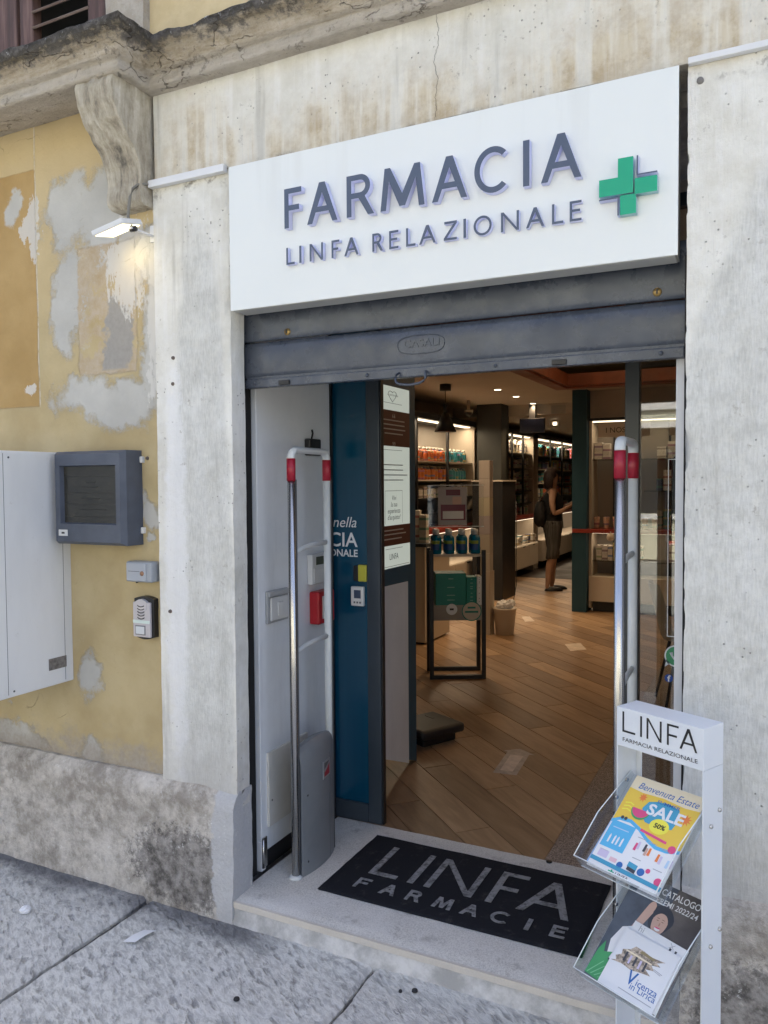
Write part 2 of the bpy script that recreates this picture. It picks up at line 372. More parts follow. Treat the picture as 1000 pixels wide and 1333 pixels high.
# doorstep: pale granular stone, cream nosing
m = Mat('doorstep_stone', rough=.75, spec=.3); X, Y, Z = m.xyz(m.pos)
sp = m.noise(190, 3, .75); a = m.noise(6, 6, .65)
col = m.ramp(sp, [(.34, (.44, .43, .40)), (.46, (.58, .565, .525)), (.6, (.70, .685, .64))])
col = m.mix(m.math('MULTIPLY', m.sst(a, .40, .68), .45), col, (.75, .735, .70))
col = m.mix(m.math('MULTIPLY', m.sst(m.noise(11, 7, .75), .54, .68), .55), col, (.27, .255, .235))
nose = m.math('MULTIPLY', m.sst(Y, -.018, -.026), m.sst(Z, .05, .056))
col = m.mix(m.math('MULTIPLY', nose, .8), col, m.mix(a, (.50, .455, .39), (.68, .63, .55)))
m.set('Base Color', col); m.bump(m.math('ADD', sp, a), .3, .004); M_STEP = m.m
m = Mat('riser_mortar', rough=.9, spec=.2); a = m.noise(9, 7, .7); b = m.noise(60, 4, .6)
m.set('Base Color', m.mix(m.sst(a, .34, .66), (.38, .375, .36), (.66, .65, .63))); m.bump(m.math('ADD', a, m.math('MULTIPLY', b, .4)), .6, .01); M_MORTAR = m.m
m = Mat('speckled_granite', rough=.55, spec=.4); sp = m.noise(230, 3, .8); 
col = m.ramp(sp, [(.38, (.05, .04, .035)), (.47, (.20, .155, .125)), (.56, (.36, .30, .26)), (.66, (.55, .49, .44))]); m.set('Base Color', col); M_GRANITE = m.m

# ------------------------------------------------------------------ ground, pavement
mb = MB(); mb.flat([(-400, -400, -.03), (400, -400, -.03), (400, 400, -.03), (-400, 400, -.03)])
tag(mb.build('ground', M_STREET, base=(0, 0, -.03)), kind='structure')
pv = MB().box(-12.2, 9, -2.35, .3, -.10, -.022).build('pavement', M_JOINT, base=(0, -1, -.10)); tag(pv, kind='structure')
xs = [-12.0, -9.9, -7.9, -6.0, -4.98, -4.02, -3.08, -2.117, -1.15, -.19, .80, 1.78, 2.8, 3.8, 5.2, 7, 9]
ROWS = [(-1.34, .06), (-2.34, -1.35)]
for ri, (ya, yb) in enumerate(ROWS):
    for a, b in zip(xs[:-1], xs[1:]):
        if ri == 1: a, b = a+.41, b+.41
        if b > 9: b = 9
        near = -4.2 < a < 1 and ri == 0
        step = .014 if near else .12
        nx = max(2, int((b-a)/step)); ny = max(2, int((yb-ya)/step)); g = .0065
        hz = random.uniform(-.003, .003); tx, ty = random.uniform(-.004, .004), random.uniform(-.004, .004)
        def fn(u, v, a=a, b=b, ya=ya, yb=yb, hz=hz):
            x = a+g+(b-a-2*g)*u; y = ya+g+(yb-ya-2*g)*v
            e = min(u*(b-a), (1-u)*(b-a), v*(yb-ya), (1-v)*(yb-ya))
            jx = noise.noise((y*14, a*3, 0))*.006 + noise.noise((y*45, a*7, 4))*.004
            jy = noise.noise((x*14, ya*3, 5))*.006
            wx = max(0, 1-min(u, 1-u)*(b-a)/.06)
            z = hz + tx*(u-.5) + ty*(v-.5) + noise.noise((x*7, y*7, 3))*.0028 + noise.noise((x*28, y*28, 1))*.0018
            if e < .012: z -= (.012-e)**2/.012*.9
            return Vector((x+jx*wx, y+jy*(1 if e < .03 else 0), z))
        sm = MB(); sm.grid(fn, nx, ny)
        if 1:   # slab edges going down
            for (u0, v0, u1, v1, k) in ((0, 0, 1, 0, nx), (1, 0, 1, 1, ny), (1, 1, 0, 1, nx), (0, 1, 0, 0, ny)):
                def fe(t, w, u0=u0, v0=v0, u1=u1, v1=v1):
                    p = fn(u0+(u1-u0)*t, v0+(v1-v0)*t); p.z -= w*.04; return p
                sm.grid(lambda t, w: fe(t, w), k, 1, smooth=False)
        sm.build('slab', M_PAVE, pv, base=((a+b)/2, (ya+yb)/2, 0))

# ------------------------------------------------------------------ the facade
def chip(xe):
    def f(p):
        p = p.copy(); d = math.hypot(p.x-xe, p.y)
        if d < .035:
            c = max(0, noise.noise((p.z*7, xe, 2))-.18)*.030 + max(0, noise.noise((p.z*31, xe, 5))-.22)*.014 + .0015
            k = c*(1-d/.035); p.y += k; p.x += k*(1 if p.x < xe+1e-4 and xe > -1 else -1) if xe > -1 else -k
        return p
    return f
FA = thing('building_facade', 'old ochre and white plastered building front around the pharmacy doorway', 'building', (-1, 0, 0))
XR = 5.0; XL = -8.0
# pilasters (reveal 7.5 cm deep), lintel band
mb = MB(); rough_box(mb, -2.07, -1.722, 0, .075, .40, 2.68, .012, .0022, 8, fn=chip(-1.722)); mb.build('pilaster', M_PLASTER, FA)
mb = MB(); rough_box(mb, -.217, .5, 0, .10, .40, 2.68, .012, .0022, 8, fn=chip(-.217)); rough_box(mb, .5, 1.4, 0, .10, .40, 2.68, .05, .0022, 8, sides='yX'); mb.build('pilaster', M_PLASTER, FA)
mb = MB(); mb.box(1.4, XR, .012, .12, .40, 2.68); mb.build('side_wall', M_OCHRE, FA)
mb = MB(); rough_box(mb, -2.06, XR, .001, .16, 2.684, 3.06, .03, .0025, 7, sides='yzX'); mb.build('lintel_band', M_PLASTER, FA)
mb = MB(); rough_box(mb, XL, -2.068, .02, .10, .40, 3.10, .03, .0035, 6, sides='yX'); mb.build('ochre_wall', M_OCHRE, FA)
mb = MB(); mb.box(XL, -1.81, .09, .735, .0, 2.66); mb.box(-.217+.03, XR, .11, .74, .0, 2.66); mb.box(XL, XR, .165, .8, 2.64, 3.1); mb.build('wall_core', M_MORTAR, FA)
# plinths with a worn chamfer on top
def plinth_fn(p):
    p = p.copy()
    if p.y < .01 and p.z > .40:
        t = min(1, (p.z-.40)/.062); p.y += .034*t*t
    if p.y < .01: p.y += -.012*max(0, 1-p.z/.25) + noise.noise((p.x*6, p.z*9, 2))*.006 + noise.noise((p.x*22, p.z*22, 7))*.0035
    return p
mb = MB(); rough_box(mb, XL, -4.2, -.03, .08, -.04, .462, .06, .004, 9, fn=plinth_fn, sides='yXZ'); rough_box(mb, -4.2, -1.722, -.03, .085, -.04, .462, .018, .003, 12, fn=plinth_fn, sides='yXZ'); mb.build('plinth', M_PLINTH, FA)
mb = MB(); rough_box(mb, -.215, 1.4, -.03, .09, -.04, .462, .018, .003, 12, fn=plinth_fn, sides='yxZ'); rough_box(mb, 1.4, XR, -.03, .09, -.04, .462, .06, .004, 9, fn=plinth_fn, sides='yXZ'); mb.build('plinth', M_PLINTH, FA)

# string course: the deep ledge under the window, and the shallower run over the pharmacy
PROF_L = [(-.02, 3.03), (.10, 3.008), (.19, 3.0), (.20, 3.004), (.20, 3.046), (.216, 3.047), (.218, 3.060), (.224, 3.074), (.236, 3.088), (.252, 3.098), (.254, 3.106), (.272, 3.108), (.276, 3.140), (.266, 3.150), (.12, 3.165), (-.02, 3.175)]
PROF_R = [(-.02, 3.0), (.05, 2.998), (.05, 3.046), (.064, 3.047), (.066, 3.058), (.074, 3.070), (.088, 3.082), (.104, 3.090), (.106, 3.098), (.124, 3.100), (.128, 3.130), (.118, 3.140), (-.02, 3.15)]
def densify(P, d=.012):
    o = []
    for (a, b) in zip(P[:-1], P[1:]):
        k = max(1, int(math.dist(a, b)/d))
        for i in range(k): o.append((a[0]+(b[0]-a[0])*i/k, a[1]+(b[1]-a[1])*i/k))
    return o+[P[-1]]
def erode(p):
    p = Vector(p); a = nvec(p, 9, .005)+nvec(p, 33, .0022)+nvec(p, 80, .0016)
    w = min(1, max(.35, (p.z-3.0)/.12)); q = p+a*w
    if p.z > 3.12: q.z += noise.noise(p*16)*.006 + min(0, noise.noise(p*7))*.014
    c = noise.noise(Vector((p.x*7, p.y*7, p.z*18)))
    if c > .35 and p.z > 3.03: q.y += (c-.35)*.03
    return q
def course(mb, prof, x0, xc, ret, proj):
    pf = densify(prof); n = len(pf)-1
    xs_ = [x0+(xc-x0)*i/int((xc-x0)/.014) for i in range(int((xc-x0)/.014)+1)]
    def pt(o, z, s):   # s: along the front, then back along the return
        e = (o-proj)
        if s <= len(xs_)-1: return Vector((xs_[s] + e*(s/(len(xs_)-1) > .995), -o, z))
        t = (s-len(xs_)+1)/8
        return Vector((xc+e, -o+(o+.02)*t, z))
    tot = len(xs_)-1+(8 if ret else 0)
    mb.grid(lambda u, v: erode(pt(*pf[int(round(u*n))], int(round(v*tot)))), n, tot)
mb = MB(); course(mb, PROF_L, -3.9, -2.03, True, .20); mb.box(XL, -3.9, -.22, .02, 3.0, 3.15); mb.build('cornice', M_STONE, FA)
mb = MB(); course(mb, PROF_R, -2.06, 1.6, False, .05); mb.box(1.6, XR, -.10, .02, 3.0, 3.14); mb.build('cornice', M_STONE, FA)
# scrolled corbel carrying the ledge
def corb(z):   # projection of the S-shaped front at height z
    K = [(2.60, .035), (2.612, .055), (2.63, .060), (2.68, .052), (2.73, .055), (2.78, .078), (2.83, .122), (2.88, .165), (2.93, .190), (2.975, .196), (3.0, .188), (3.006, .185)]
    for (a, b), (c, d) in zip(K[:-1], K[1:]):
        if z <= c: t = (z-a)/(c-a); t = t*t*(3-2*t)*.5+t*.5; return b+(d-b)*t
    return K[-1][1]
mb = MB(); X0, X1 = -2.245, -2.072
def cfr(u, v):
    z = 2.60+.406*v; p = corb(z); gr = -.010*max(0, math.cos((u-.5)*4*math.pi))**.7 * (1 if .10 < u < .90 else 0)
    tp = .012*(1-v)
    return Vector((X0+tp*.5+(X1-X0-tp)*u, -p-gr*-1, z)) + nvec((X0+u*.18, p, z), 25, .004)
mb.grid(cfr, 22, 44)
for u, xx in ((0, X0), (1, X1)):
    mb.grid(lambda a, v, u=u: (lambda q: Vector((q.x, q.y+(.03-q.y)*a, q.z)))(cfr(u, v)), 8, 44)
mb.grid(lambda u, a: (lambda q: Vector((q.x, q.y+(.03-q.y)*a, q.z)))(cfr(u, 0)), 22, 4)
mb.build('corbel', M_CORBEL, FA)
# upper floor: wall, window surround, louvred shutters
mb = MB(); mb.box(-2.092, XR, .022, .6, 3.10, 9.2); mb.box(XL, -3.55, .022, .6, 3.10, 9.2); mb.box(-3.55, -2.092, .03, .6, 5.0, 9.2); mb.build('upper_wall', M_YEL, FA)
mb = MB(); rough_box(mb, -2.275, -2.09, -.012, .3, 3.12, 4.95, .03, .003, 8, sides='yxX'); mb.build('window_surround', M_SURROUND, FA)
mb = MB(); rough_box(mb, -3.55, -3.37, -.012, .3, 3.12, 4.95, .05, .003, 8, sides='yxX'); mb.build('window_surround', M_SURROUND, FA)
mb = MB(); mb.box(XL, XR, .6, 16.9, 2.85, 9.2); mb.build('building_mass', M_YEL, FA)
m = Mat('aged_shutter_wood', rough=.7); gnz = m.noise(30, 5, .65, m.map(m.pos, (1, 1, .08)))
m.set('Base Color', m.ramp(gnz, [(.3, (.045, .028, .024)), (.5, (.10, .055, .045)), (.7, (.19, .115, .095))])); m.bump(gnz, .5, .006); M_WOOD = m.m
m = Mat('aged_slat_wood', rough=.7); gnz = m.noise(30, 5, .65, m.map(m.pos, (.08, 1, 1)))
m.set('Base Color', m.ramp(gnz, [(.3, (.07, .05, .045)), (.5, (.15, .105, .09)), (.7, (.27, .23, .20))])); m.bump(gnz, .5, .006); M_SLAT = m.m
for (a, b) in ((-2.79, -2.29), (-3.36, -2.81)):
    sh = thing('window_shutter', 'brown louvred wooden shutter leaf ' + ('beside the stone window surround' if a > -2.8 else 'meeting the leaf beside the stone surround'), 'shutter', (a, .03, 3.17))
    for (c, d) in ((a, a+.075), (b-.12, b)): MB().box(c, d, .03, .075, 3.17, 4.9, bev=.004).build('stile', M_WOOD, sh)
    MB().box(a+.075, b-.12, .032, .072, 3.17, 3.235, bev=.003).build('rail', M_WOOD, sh)
    proto = None
    for i in range(26):
        z = 3.26+i*.062
        if proto is None:
            T = Matrix.Translation((0, .052, z)) @ Matrix.Rotation(math.radians(38), 4, 'X')
            proto = MB().box(a+.07, b-.115, -.030, .030, -.005, .005, T=T, bev=.002).build('slat', M_SLAT, sh, base=(a, .05, z))
        else:
            q = proto.copy(); C.objects.link(q); q.parent = sh; q.location = proto.location+Vector((0, 0, .062*i))
MB().box(-3.4, -2.2, .34, .36, 3.12, 4.95).build('window_darkness', simple('dark_room', (.02, .02, .02), .9), FA)

# doorstep
st = thing('doorstep', 'pale worn stone doorstep with cream nosing under the doormat', 'step', (-.97, .3, 0))
def nos(p):
    p = p.copy()
    if p.y < 0 and p.z > .07: p.z -= .004
    return p
mb = MB(); rough_box(mb, -1.735, -.205, -.034, .745, .054, .08, .02, .0016, 10, fn=nos); mb.build('tread', M_STEP, st)
mb = MB(); rough_box(mb, -1.80, -.20, -.030, .10, -.04, .0535, .02, .0035, 10, fn=lambda p: Vector((p.x, p.y-.016*max(0, 1-(p.z+.04)/.09) if p.y < 0 else p.y, p.z)), sides='yxX'); mb.build('riser', M_MORTAR, st)
# ------------------------------------------------------------------ lettering
def isect(p, q, r, s):
    x1, y1 = p; x2, y2 = q; x3, y3 = r; x4, y4 = s
    d = (x1-x2)*(y3-y4)-(y1-y2)*(x3-x4); a = x1*y2-y1*x2; b = x3*y4-y3*x4
    return ((a*(x3-x4)-(x1-x2)*b)/d, (a*(y3-y4)-(y1-y2)*b)/d)
def arc(cx, cy, rx, ry, a0, a1, n=20):
    return [(cx+rx*math.cos(math.radians(a0+(a1-a0)*i/n)), cy+ry*math.sin(math.radians(a0+(a1-a0)*i/n))) for i in range(n+1)]
def glyph(ch, W, t):
    """outline loops of a geometric capital, cap height 1, width W, stroke t"""
    td = t*1.12
    if ch == 'I': return [[(0, 0), (W, 0), (W, 1), (0, 1)]]
    if ch == 'L': return [[(0, 0), (W, 0), (W, t), (t, t), (t, 1), (0, 1)]]
    if ch == 'F': return [[(0, 0), (t, 0), (t, .44), (W*.86, .44), (W*.86, .44+t), (t, .44+t), (t, 1-t), (W, 1-t), (W, 1), (0, 1)]]
    if ch == 'E': return [[(0, 0), (W, 0), (W, t), (t, t), (t, .46), (W*.88, .46), (W*.88, .46+t), (t, .46+t), (t, 1-t), (W, 1-t), (W, 1), (0, 1)]]
    if ch == 'N':
        yl = 1-t/(W-td)
        return [[(0, 0), (t, 0), (t, yl), (W-td, 0), (W, 0), (W, 1), (W-t, 1), (W-t, 1-yl), (td, 1), (0, 1)]]
    if ch == 'Z':
        k = td*1.25
        return [[(0, 0), (W, 0), (W, t), (k, t), (W, 1-t), (W, 1), (W*.04, 1), (W*.04, 1-t), (W-k, 1-t), (0, t)]]
    if ch == 'A':
        h = td*.55; li = ((td, 0), (W/2, 1-0.9*t)); y1 = .27
        xl = lambda y: td + (W/2-td)*y/(1-1.9*t)
        return [[(0, 0), (td, 0), (xl(y1), y1), (W-xl(y1), y1), (W-td, 0), (W, 0), (W/2+h, 1), (W/2-h, 1)],
                [(xl(y1+t), y1+t), (W-xl(y1+t), y1+t), (W/2, 1-1.9*t)]]
    if ch == 'M':
        s = W*.10; lb = isect((td, 0), (s+td, 1), (s, 1), (W/2-td*.45, 0)); yv = isect((s+td, 1), (W/2+td*.55, 0), (W/2, 0), (W/2, 1))
        v0 = .06
        return [[(0, 0), (td, 0), (td+s*.72, .68), (W/2-td*.5, v0), (W/2+td*.5, v0), (W-td-s*.72, .68), (W-td, 0), (W, 0), (W-s, 1), (W-s-td, 1), (W/2, v0+td*2.0), (s+td, 1), (s, 1)]]
    if ch == 'O': return [arc(W/2, .5, W/2, .515, 0, 360, 40)[:-1], arc(W/2, .5, W/2-t, .515-t, 0, 360, 40)[:-1]]
    if ch == 'C':
        R = W*.58
        return [arc(R, .5, R, .515, 46, 314, 36) + arc(R, .5, R-t, .515-t, 312, 48, 36)]
    if ch == 'R':
        b = .43; cy = (1+b)/2; ry = (1-b)/2; bx = W*.86-ry
        return [[(0, 0), (t, 0), (t, b), (bx*.9, b), (W-td*1.15, 0), (W, 0), (bx*.9+td*1.1+.02, b+.015)] + arc(bx, cy, W*.86-bx, ry, -60, 90, 18) + [(0, 1)],
                [(t, b+t)] + arc(bx, cy, W*.86-bx-t, ry-t, -90, 90, 16) + [(t, 1-t)]]
    raise ValueError(ch)

def loops_mesh(loops, ext):
    cu = bpy.data.curves.new('outline', 'CURVE'); cu.dimensions = '2D'; cu.fill_mode = 'BOTH'; cu.extrude = ext
    for L in loops:
        sp = cu.splines.new('POLY'); sp.points.add(len(L)-1)
        for p, q in zip(sp.points, L): p.co = (q[0], q[1], 0, 1)
        sp.use_cyclic_u = True
    o = bpy.data.objects.new('outline', cu); me = bpy.data.meshes.new_from_object(o)
    bpy.data.objects.remove(o); bpy.data.curves.remove(cu); return me

def place(me, name, frame, mats, parent, fm=0, sm=0):
    """frame: 4x4 taking letter coords (x right, y up, z out of the surface) to the world"""
    me.transform(frame)
    me.materials.clear()
    for q in mats: me.materials.append(q)
    n = (frame.to_3x3() @ Vector((0, 0, 1))).normalized()
    for p in me.polygons: p.material_index = fm if abs(p.normal.dot(n)) > .7 else sm
    o = bpy.data.objects.new(name, me); C.objects.link(o)
    d = off(parent) if parent else Vector((0, 0, 0))
    me.transform(Matrix.Translation(-d)); o.parent = parent; me.update(); return o

def frame(o, x, y, s=1):
    x = Vector(x).normalized(); y = Vector(y).normalized(); z = x.cross(y); o = Vector(o)
    return Matrix(((x.x*s, y.x*s, z.x*s, o.x), (x.y*s, y.y*s, z.y*s, o.y), (x.z*s, y.z*s, z.z*s, o.z), (0, 0, 0, 1)))

def word(letters, base, hgt, t, fr_o, fx, fy, ext, mats, parent, fm=0, sm=0, name='letter'):
    """letters: (char, x0, x1) along fx, measured from fr_o"""
    for ch, a, b in letters:
        me = loops_mesh(glyph(ch, (b-a)/hgt, t/hgt if ch != 'I' else (b-a)/hgt), ext/hgt)
        place(me, name, frame(Vector(fr_o)+Vector(fx)*a+Vector(fy)*base, fx, fy, hgt), mats, parent, fm, sm)

_bf = {}
def text(body, size, o, fx, fy, mt, parent, name='lettering', align='LEFT', ext=0, shear=0, width=None, bold=0):
    cu = bpy.data.curves.new('t', 'FONT'); cu.body = body; cu.size = 1; cu.align_x = align; cu.extrude = ext/size; cu.shear = shear; cu.offset = bold; cu.resolution_u = 3
    ob = bpy.data.objects.new('t', cu); C.objects.link(ob)
    me = bpy.data.meshes.new_from_object(ob); bpy.data.objects.remove(ob); bpy.data.curves.remove(cu)
    F = frame(o, fx, fy, size)
    if width:
        w = max(v.co.x for v in me.vertices)-min(v.co.x for v in me.vertices)
        F = F @ Matrix.Diagonal((width/(w*size), 1, 1, 1))
    return place(me, name, F, [mt], parent)

EX, EZ = Vector((1, 0, 0)), Vector((0, 0, 1))

# ------------------------------------------------------------------ paints and plastics
m = Mat('white_sign_panel', rough=.34); n = m.noise(5, 5, .6, m.map(m.pos, (2.2, 1, .12))); gZ = m.xyz(m.pos)[2]
m.set('Base Color', m.mix(m.math('MULTIPLY', m.math('MULTIPLY', m.sst(n, .52, .75), m.sst(gZ, 2.35, 2.67)), .22), (.775, .805, .785), (.60, .60, .56))); M_SIGN = m.m
M_SIGNSIDE = simple('grey_sign_return', (.36, .35, .32), .5)
M_SLATE = simple('slate_letter_face', (.075, .10, .155), .35)
m = Mat('lit_acrylic_edge', (.56, .58, .76), .4); m.emit((.45, .50, 1.0), .03); M_LAV = m.m
M_GREEN = simple('green_acrylic', (.0, .36, .20), .35)
M_TEALEDGE = simple('pale_green_acrylic_edge', (.32, .55, .58), .4)
m = Mat('slate_shutter_steel', (.10, .115, .14), .38, .15); n = m.noise(7, 4, .6)
m.set('Base Color', m.mix(m.sst(n, .35, .7), (.055, .066, .088), (.085, .098, .122))); m.set('Roughness', m.sst(m.noise(18, 5, .65), .3, .7, .18, .4)); m.bump(m.noise(11, 3), .14, .008); M_SHUT = m.m
M_BRASS = simple('worn_brass', (.45, .30, .11), .4, .8)
M_BLACK = simple('black_plastic', (.012, .012, .013), .4)
M_DARKGAP = simple('near_black_gap', (.015, .014, .013), .95)  # near-black fill for the dark gaps at the shutter guides
M_WHITE = simple('white_painted_metal', (.72, .73, .74), .38, var=.03, nscale=6)
M_WPLAST = simple('white_plastic', (.66, .66, .64), .42, var=.03, nscale=12)
m = Mat('white_door_lining', rough=.42); n = m.noise(3, 6, .65); s2 = m.noise(9, 5, .7, m.map(m.obj, (1, 1, .15)))
m.set('Base Color', m.mix(m.math('MULTIPLY', m.sst(s2, .52, .72), .3), m.mix(m.sst(n, .3, .7), (.72, .745, .755), (.79, .81, .815)), (.56, .57, .57))); M_LINING = m.m
m = Mat('brushed_steel', (.58, .57, .55), .27, 1.0); m.bump(m.noise(60, 2, .5, m.map(m.obj, (1, 1, .03))), .08, .002); M_STEEL = m.m
M_ALU = simple('grey_painted_alu', (.64, .67, .665), .38, var=.03, nscale=9)
M_ALUD = simple('dark_grey_rubber_strip', (.10, .105, .11), .5)
M_RED = simple('red_sleeve', (.34, .012, .03), .35)
M_GREYPL = simple('grey_pedestal_plastic', (.20, .215, .225), .45, var=.06, nscale=8)
M_CREAM = simple('cream_plastic', (.62, .60, .54), .45, var=.05, nscale=10)
M_CHAR = simple('charcoal_plastic', (.075, .088, .115), .45, var=.12, nscale=14, bump=.15)

# ------------------------------------------------------------------ fascia sign
SG = thing('shop_sign', 'white fascia sign reading FARMACIA LINFA RELAZIONALE with green cross', 'sign', (-.97, -.02, 2.178))
mb = MB(); mb.box(-1.708, -.236, -.02, -.0155, 2.179, 2.674, bev=.0012); mb.build('panel', M_SIGN, SG)
mb = MB(); mb.box(-1.704, -.240, -.0154, .072, 2.183, 2.670); mb.build('frame', M_SIGNSIDE, SG)
mb = MB(); mb.box(-1.70, -.245, -.012, .062, 2.178, 2.1825); mb.build('under_trim', simple('sign_trim_strip', (.5, .5, .47), .5), SG)
O = Vector((0, -.0325, 0))
R1 = [('F', -1.464, -1.397), ('A', -1.376, -1.262), ('R', -1.228, -1.130), ('M', -1.108, -.958), ('A', -.934, -.821), ('C', -.799, -.700), ('I', -.652, -.633), ('A', -.600, -.486)]
R2 = [('L', -1.463, -1.430), ('I', -1.412, -1.4035), ('N', -1.372, -1.321), ('F', -1.289, -1.260), ('A', -1.242, -1.190), ('R', -1.141, -1.103), ('E', -1.082, -1.050), ('L', -1.024, -.992), ('A', -.980, -.925), ('Z', -.899, -.857), ('I', -.836, -.8275), ('O', -.804, -.748), ('N', -.720, -.666), ('A', -.645, -.592), ('L', -.570, -.538), ('E', -.520, -.487)]
word(R1, 2.420, .129, .0172, O, EX, EZ, .0115, [M_SLATE, M_LAV], SG, 0, 1)
word(R2, 2.303, .056, .0070, O+Vector((0, .0035, 0)), EX, EZ, .008, [M_SLATE, M_LAV], SG, 0, 1)
# the cross: three green pieces and two slim slate angles
cx, cz, hw = -.362, 2.374, .026; L = .076; q = .0042
def cross_piece(pts, mats, yy=-.0325, e=.0115, nm='cross_piece'):
    place(loops_mesh([pts], e), nm, frame((cx, yy, cz), EX, EZ), mats, SG, 0, 1)
cross_piece([(-L, -hw+.006), (hw-.012, -hw+.006), (hw-.012, L), (-hw, L), (-hw, hw), (-L, hw)], [M_GREEN, M_TEALEDGE])
cross_piece([(hw-.008, -hw-.0), (L, -hw), (L, hw-.010), (hw-.008, hw-.010)], [M_GREEN, M_TEALEDGE])
cross_piece([(-hw+.006, -L), (hw-.004, -L), (hw-.004, -hw-.004), (hw-.010, 0-hw+.002), (-hw+.006, -hw+.002)], [M_GREEN, M_TEALEDGE])
cross_piece([(hw-.003, hw-.003), (L, hw-.003), (L, hw+.001), (hw+.001, hw+.001), (hw+.001, L), (hw-.003, L)], [M_SLATE, M_LAV], nm='cross_outline')
cross_piece([(-L, -hw-.004), (-hw-.001, -hw-.004), (-hw-.001, -L), (-hw+.003, -L), (-hw+.003, -hw), (-L, -hw)], [M_SLATE, M_LAV], nm='cross_outline')

# ------------------------------------------------------------------ roller shutter, half up
RS = thing('roller_shutter', 'slate grey steel roller shutter rolled nearly up under the white sign', 'roller shutter', (-.98, .10, 1.922))
def slat(z0, z1, y, nm, bulge=.004):
    mb = MB(); P = [(0, 0), (-.003, .004), (-bulge, .02), (-bulge-.001, (z1-z0)*.5), (-bulge, z1-z0-.02), (-.002, z1-z0-.005), (.004, z1-z0)]
    nx = 60
    mb.grid(lambda u, v: (lambda t: Vector((-1.737+1.512*u, y+t[0]+noise.noise((u*7, z0*9, v*2))*.0016, z0+t[1])))(P[int(round(v*6))]), nx, 6)
    mb.grid(lambda u, v: Vector((-1.737+1.512*u, y+.012, z0+(z1-z0)*v)), 1, 1, smooth=False)
    return mb.build(nm, M_SHUT, RS)
slat(2.090, 2.25, .10, 'slat'); slat(1.960, 2.086, .104, 'slat', .006)
mb = MB(); mb.box(-1.732, -.228, .092, .122, 1.922, 1.953, bev=.003); mb.box(-1.73, -.23, .1, .118, 1.953, 1.9625); mb.build('bottom_bar', M_SHUT, RS)
for x in (-1.548, -.302):
    b = MB(); b.lathe((x, .0985, 2.112), [(.0001, -.009), (.011, -.008), (.0125, -.003), (.0125, .004)], 18, ax='y'); lk = b.build('lock', M_BRASS, RS)
    MB().box(x-.0022, x+.0022, .086, .091, 2.106, 2.119).build('keyhole', M_BLACK, lk)
for x in (-1.69, -1.23, -.78, -.29): MB().lathe((x, .092, 1.938), [(.0001, -.005), (.005, -.004), (.0065, 0)], 12, ax='y').build('rivet', M_SHUT, RS)
for x in (-1.56, -.58): MB().box(x-.022, x+.022, .084, .0925, 1.926, 1.942, bev=.002).build('latch', M_BLACK, RS)
pth = [(-1.108, .086, 1.936), (-1.112, .072, 1.928), (-1.113, .066, 1.912), (-1.108, .064, 1.902), (-1.094, .063, 1.896), (-1.06, .063, 1.892), (-1.026, .063, 1.896), (-1.012, .064, 1.902), (-1.007, .066, 1.912), (-1.008, .072, 1.928), (-1.012, .086, 1.936)]
MB().tube(pth, .0042, 10).build('pull_handle', M_SHUT, RS)
# stamped maker's cartouche
mb = MB(); ex, ez, ey = -1.035, 2.026, .0965
mb.tube([(ex+.083*math.copysign(abs(math.cos(t))**.7, math.cos(t)), ey, ez+.030*math.copysign(abs(math.sin(t))**.7, math.sin(t))) for t in [2*math.pi*i/40 for i in range(41)]], .0013, 6)
mb.build('stamped_cartouche', M_SHUT, RS)
text('CASALI', .036, (ex-.062, ey-.0001, ez-.008), EX, EZ, M_SHUT, RS, 'stamped_lettering', ext=.0008, width=.125, bold=.004)
# guides at either end
for a, b in ((-1.80, -1.757), (-.2265, -.19)):
    MB().box(a, b, .077, .16, .08, 2.20).build('guide', M_DARKGAP, RS)
# white strip on the right jamb
MB().box(-.253, -.2275, .125, .20, .08, 1.98, bev=.002).build('jamb_strip', M_WHITE, RS)

# ------------------------------------------------------------------ left door lining with its fittings
PX = -1.745
LN = thing('door_lining', 'white painted side panel lining the left of the doorway', 'panel', (-1.77, .45, .08))
MB().box(-1.80, PX, .175, .722, .155, 2.4, bev=.003).build('panel', M_LINING, LN)
MB().box(-1.80, PX-.012, .20, .722, .08, .154).build('toe_gap', M_BLACK, LN)
MB().box(-1.80, PX+.002, .172, .20, .085, .20, bev=.003).build('corner_foot', M_WHITE, LN)
h = MB(); h.box(PX, PX+.006, .178, .205, .10, .215, bev=.001); h.tube([(PX+.006, .178, .10), (PX+.006, .178, .21)], .006, 10); h.build('hinge', M_STEEL, LN)
mb = MB(); mb.box(PX-.002, PX+.010, .215, .50, .245, .535, bev=.002); pl_ = mb.build('cover_plate', M_CREAM, LN)
for y, z in ((.235, .345), (.44, .49)): MB().lathe((PX+.0095, y, z), [(.004, 0), (.004, .0015)], 10, ax='x').build('screw', M_BLACK, pl_)
PX += .0005
SW = thing('light_switch', 'grey framed square light switch on the white door lining', 'switch', (PX, .29, 1.03))
MB().box(PX, PX+.012, .217, .362, 1.035, 1.162, bev=.004).build('plate', simple('clear_grey_plastic', (.36, .37, .37), .3), SW)
MB().box(PX+.012, PX+.020, .232, .348, 1.045, 1.135, bev=.004).build('rocker', M_WPLAST, SW)
MB().box(PX+.02, PX+.025, .272, .31, 1.06, 1.115, bev=.003).build('button', M_WPLAST, SW)
MB().box(PX+.012, PX+.022, .217, .362, 1.14, 1.160, bev=.003).build('hood', simple('hood_grey_plastic', (.4, .41, .41), .3), SW)
KP = thing('alarm_keypad', 'white alarm keypad with dark display on the door lining', 'keypad', (PX, .6, 1.15))
MB().box(PX, PX+.028, .52, .665, 1.15, 1.278, bev=.006).build('case', M_WPLAST, KP)
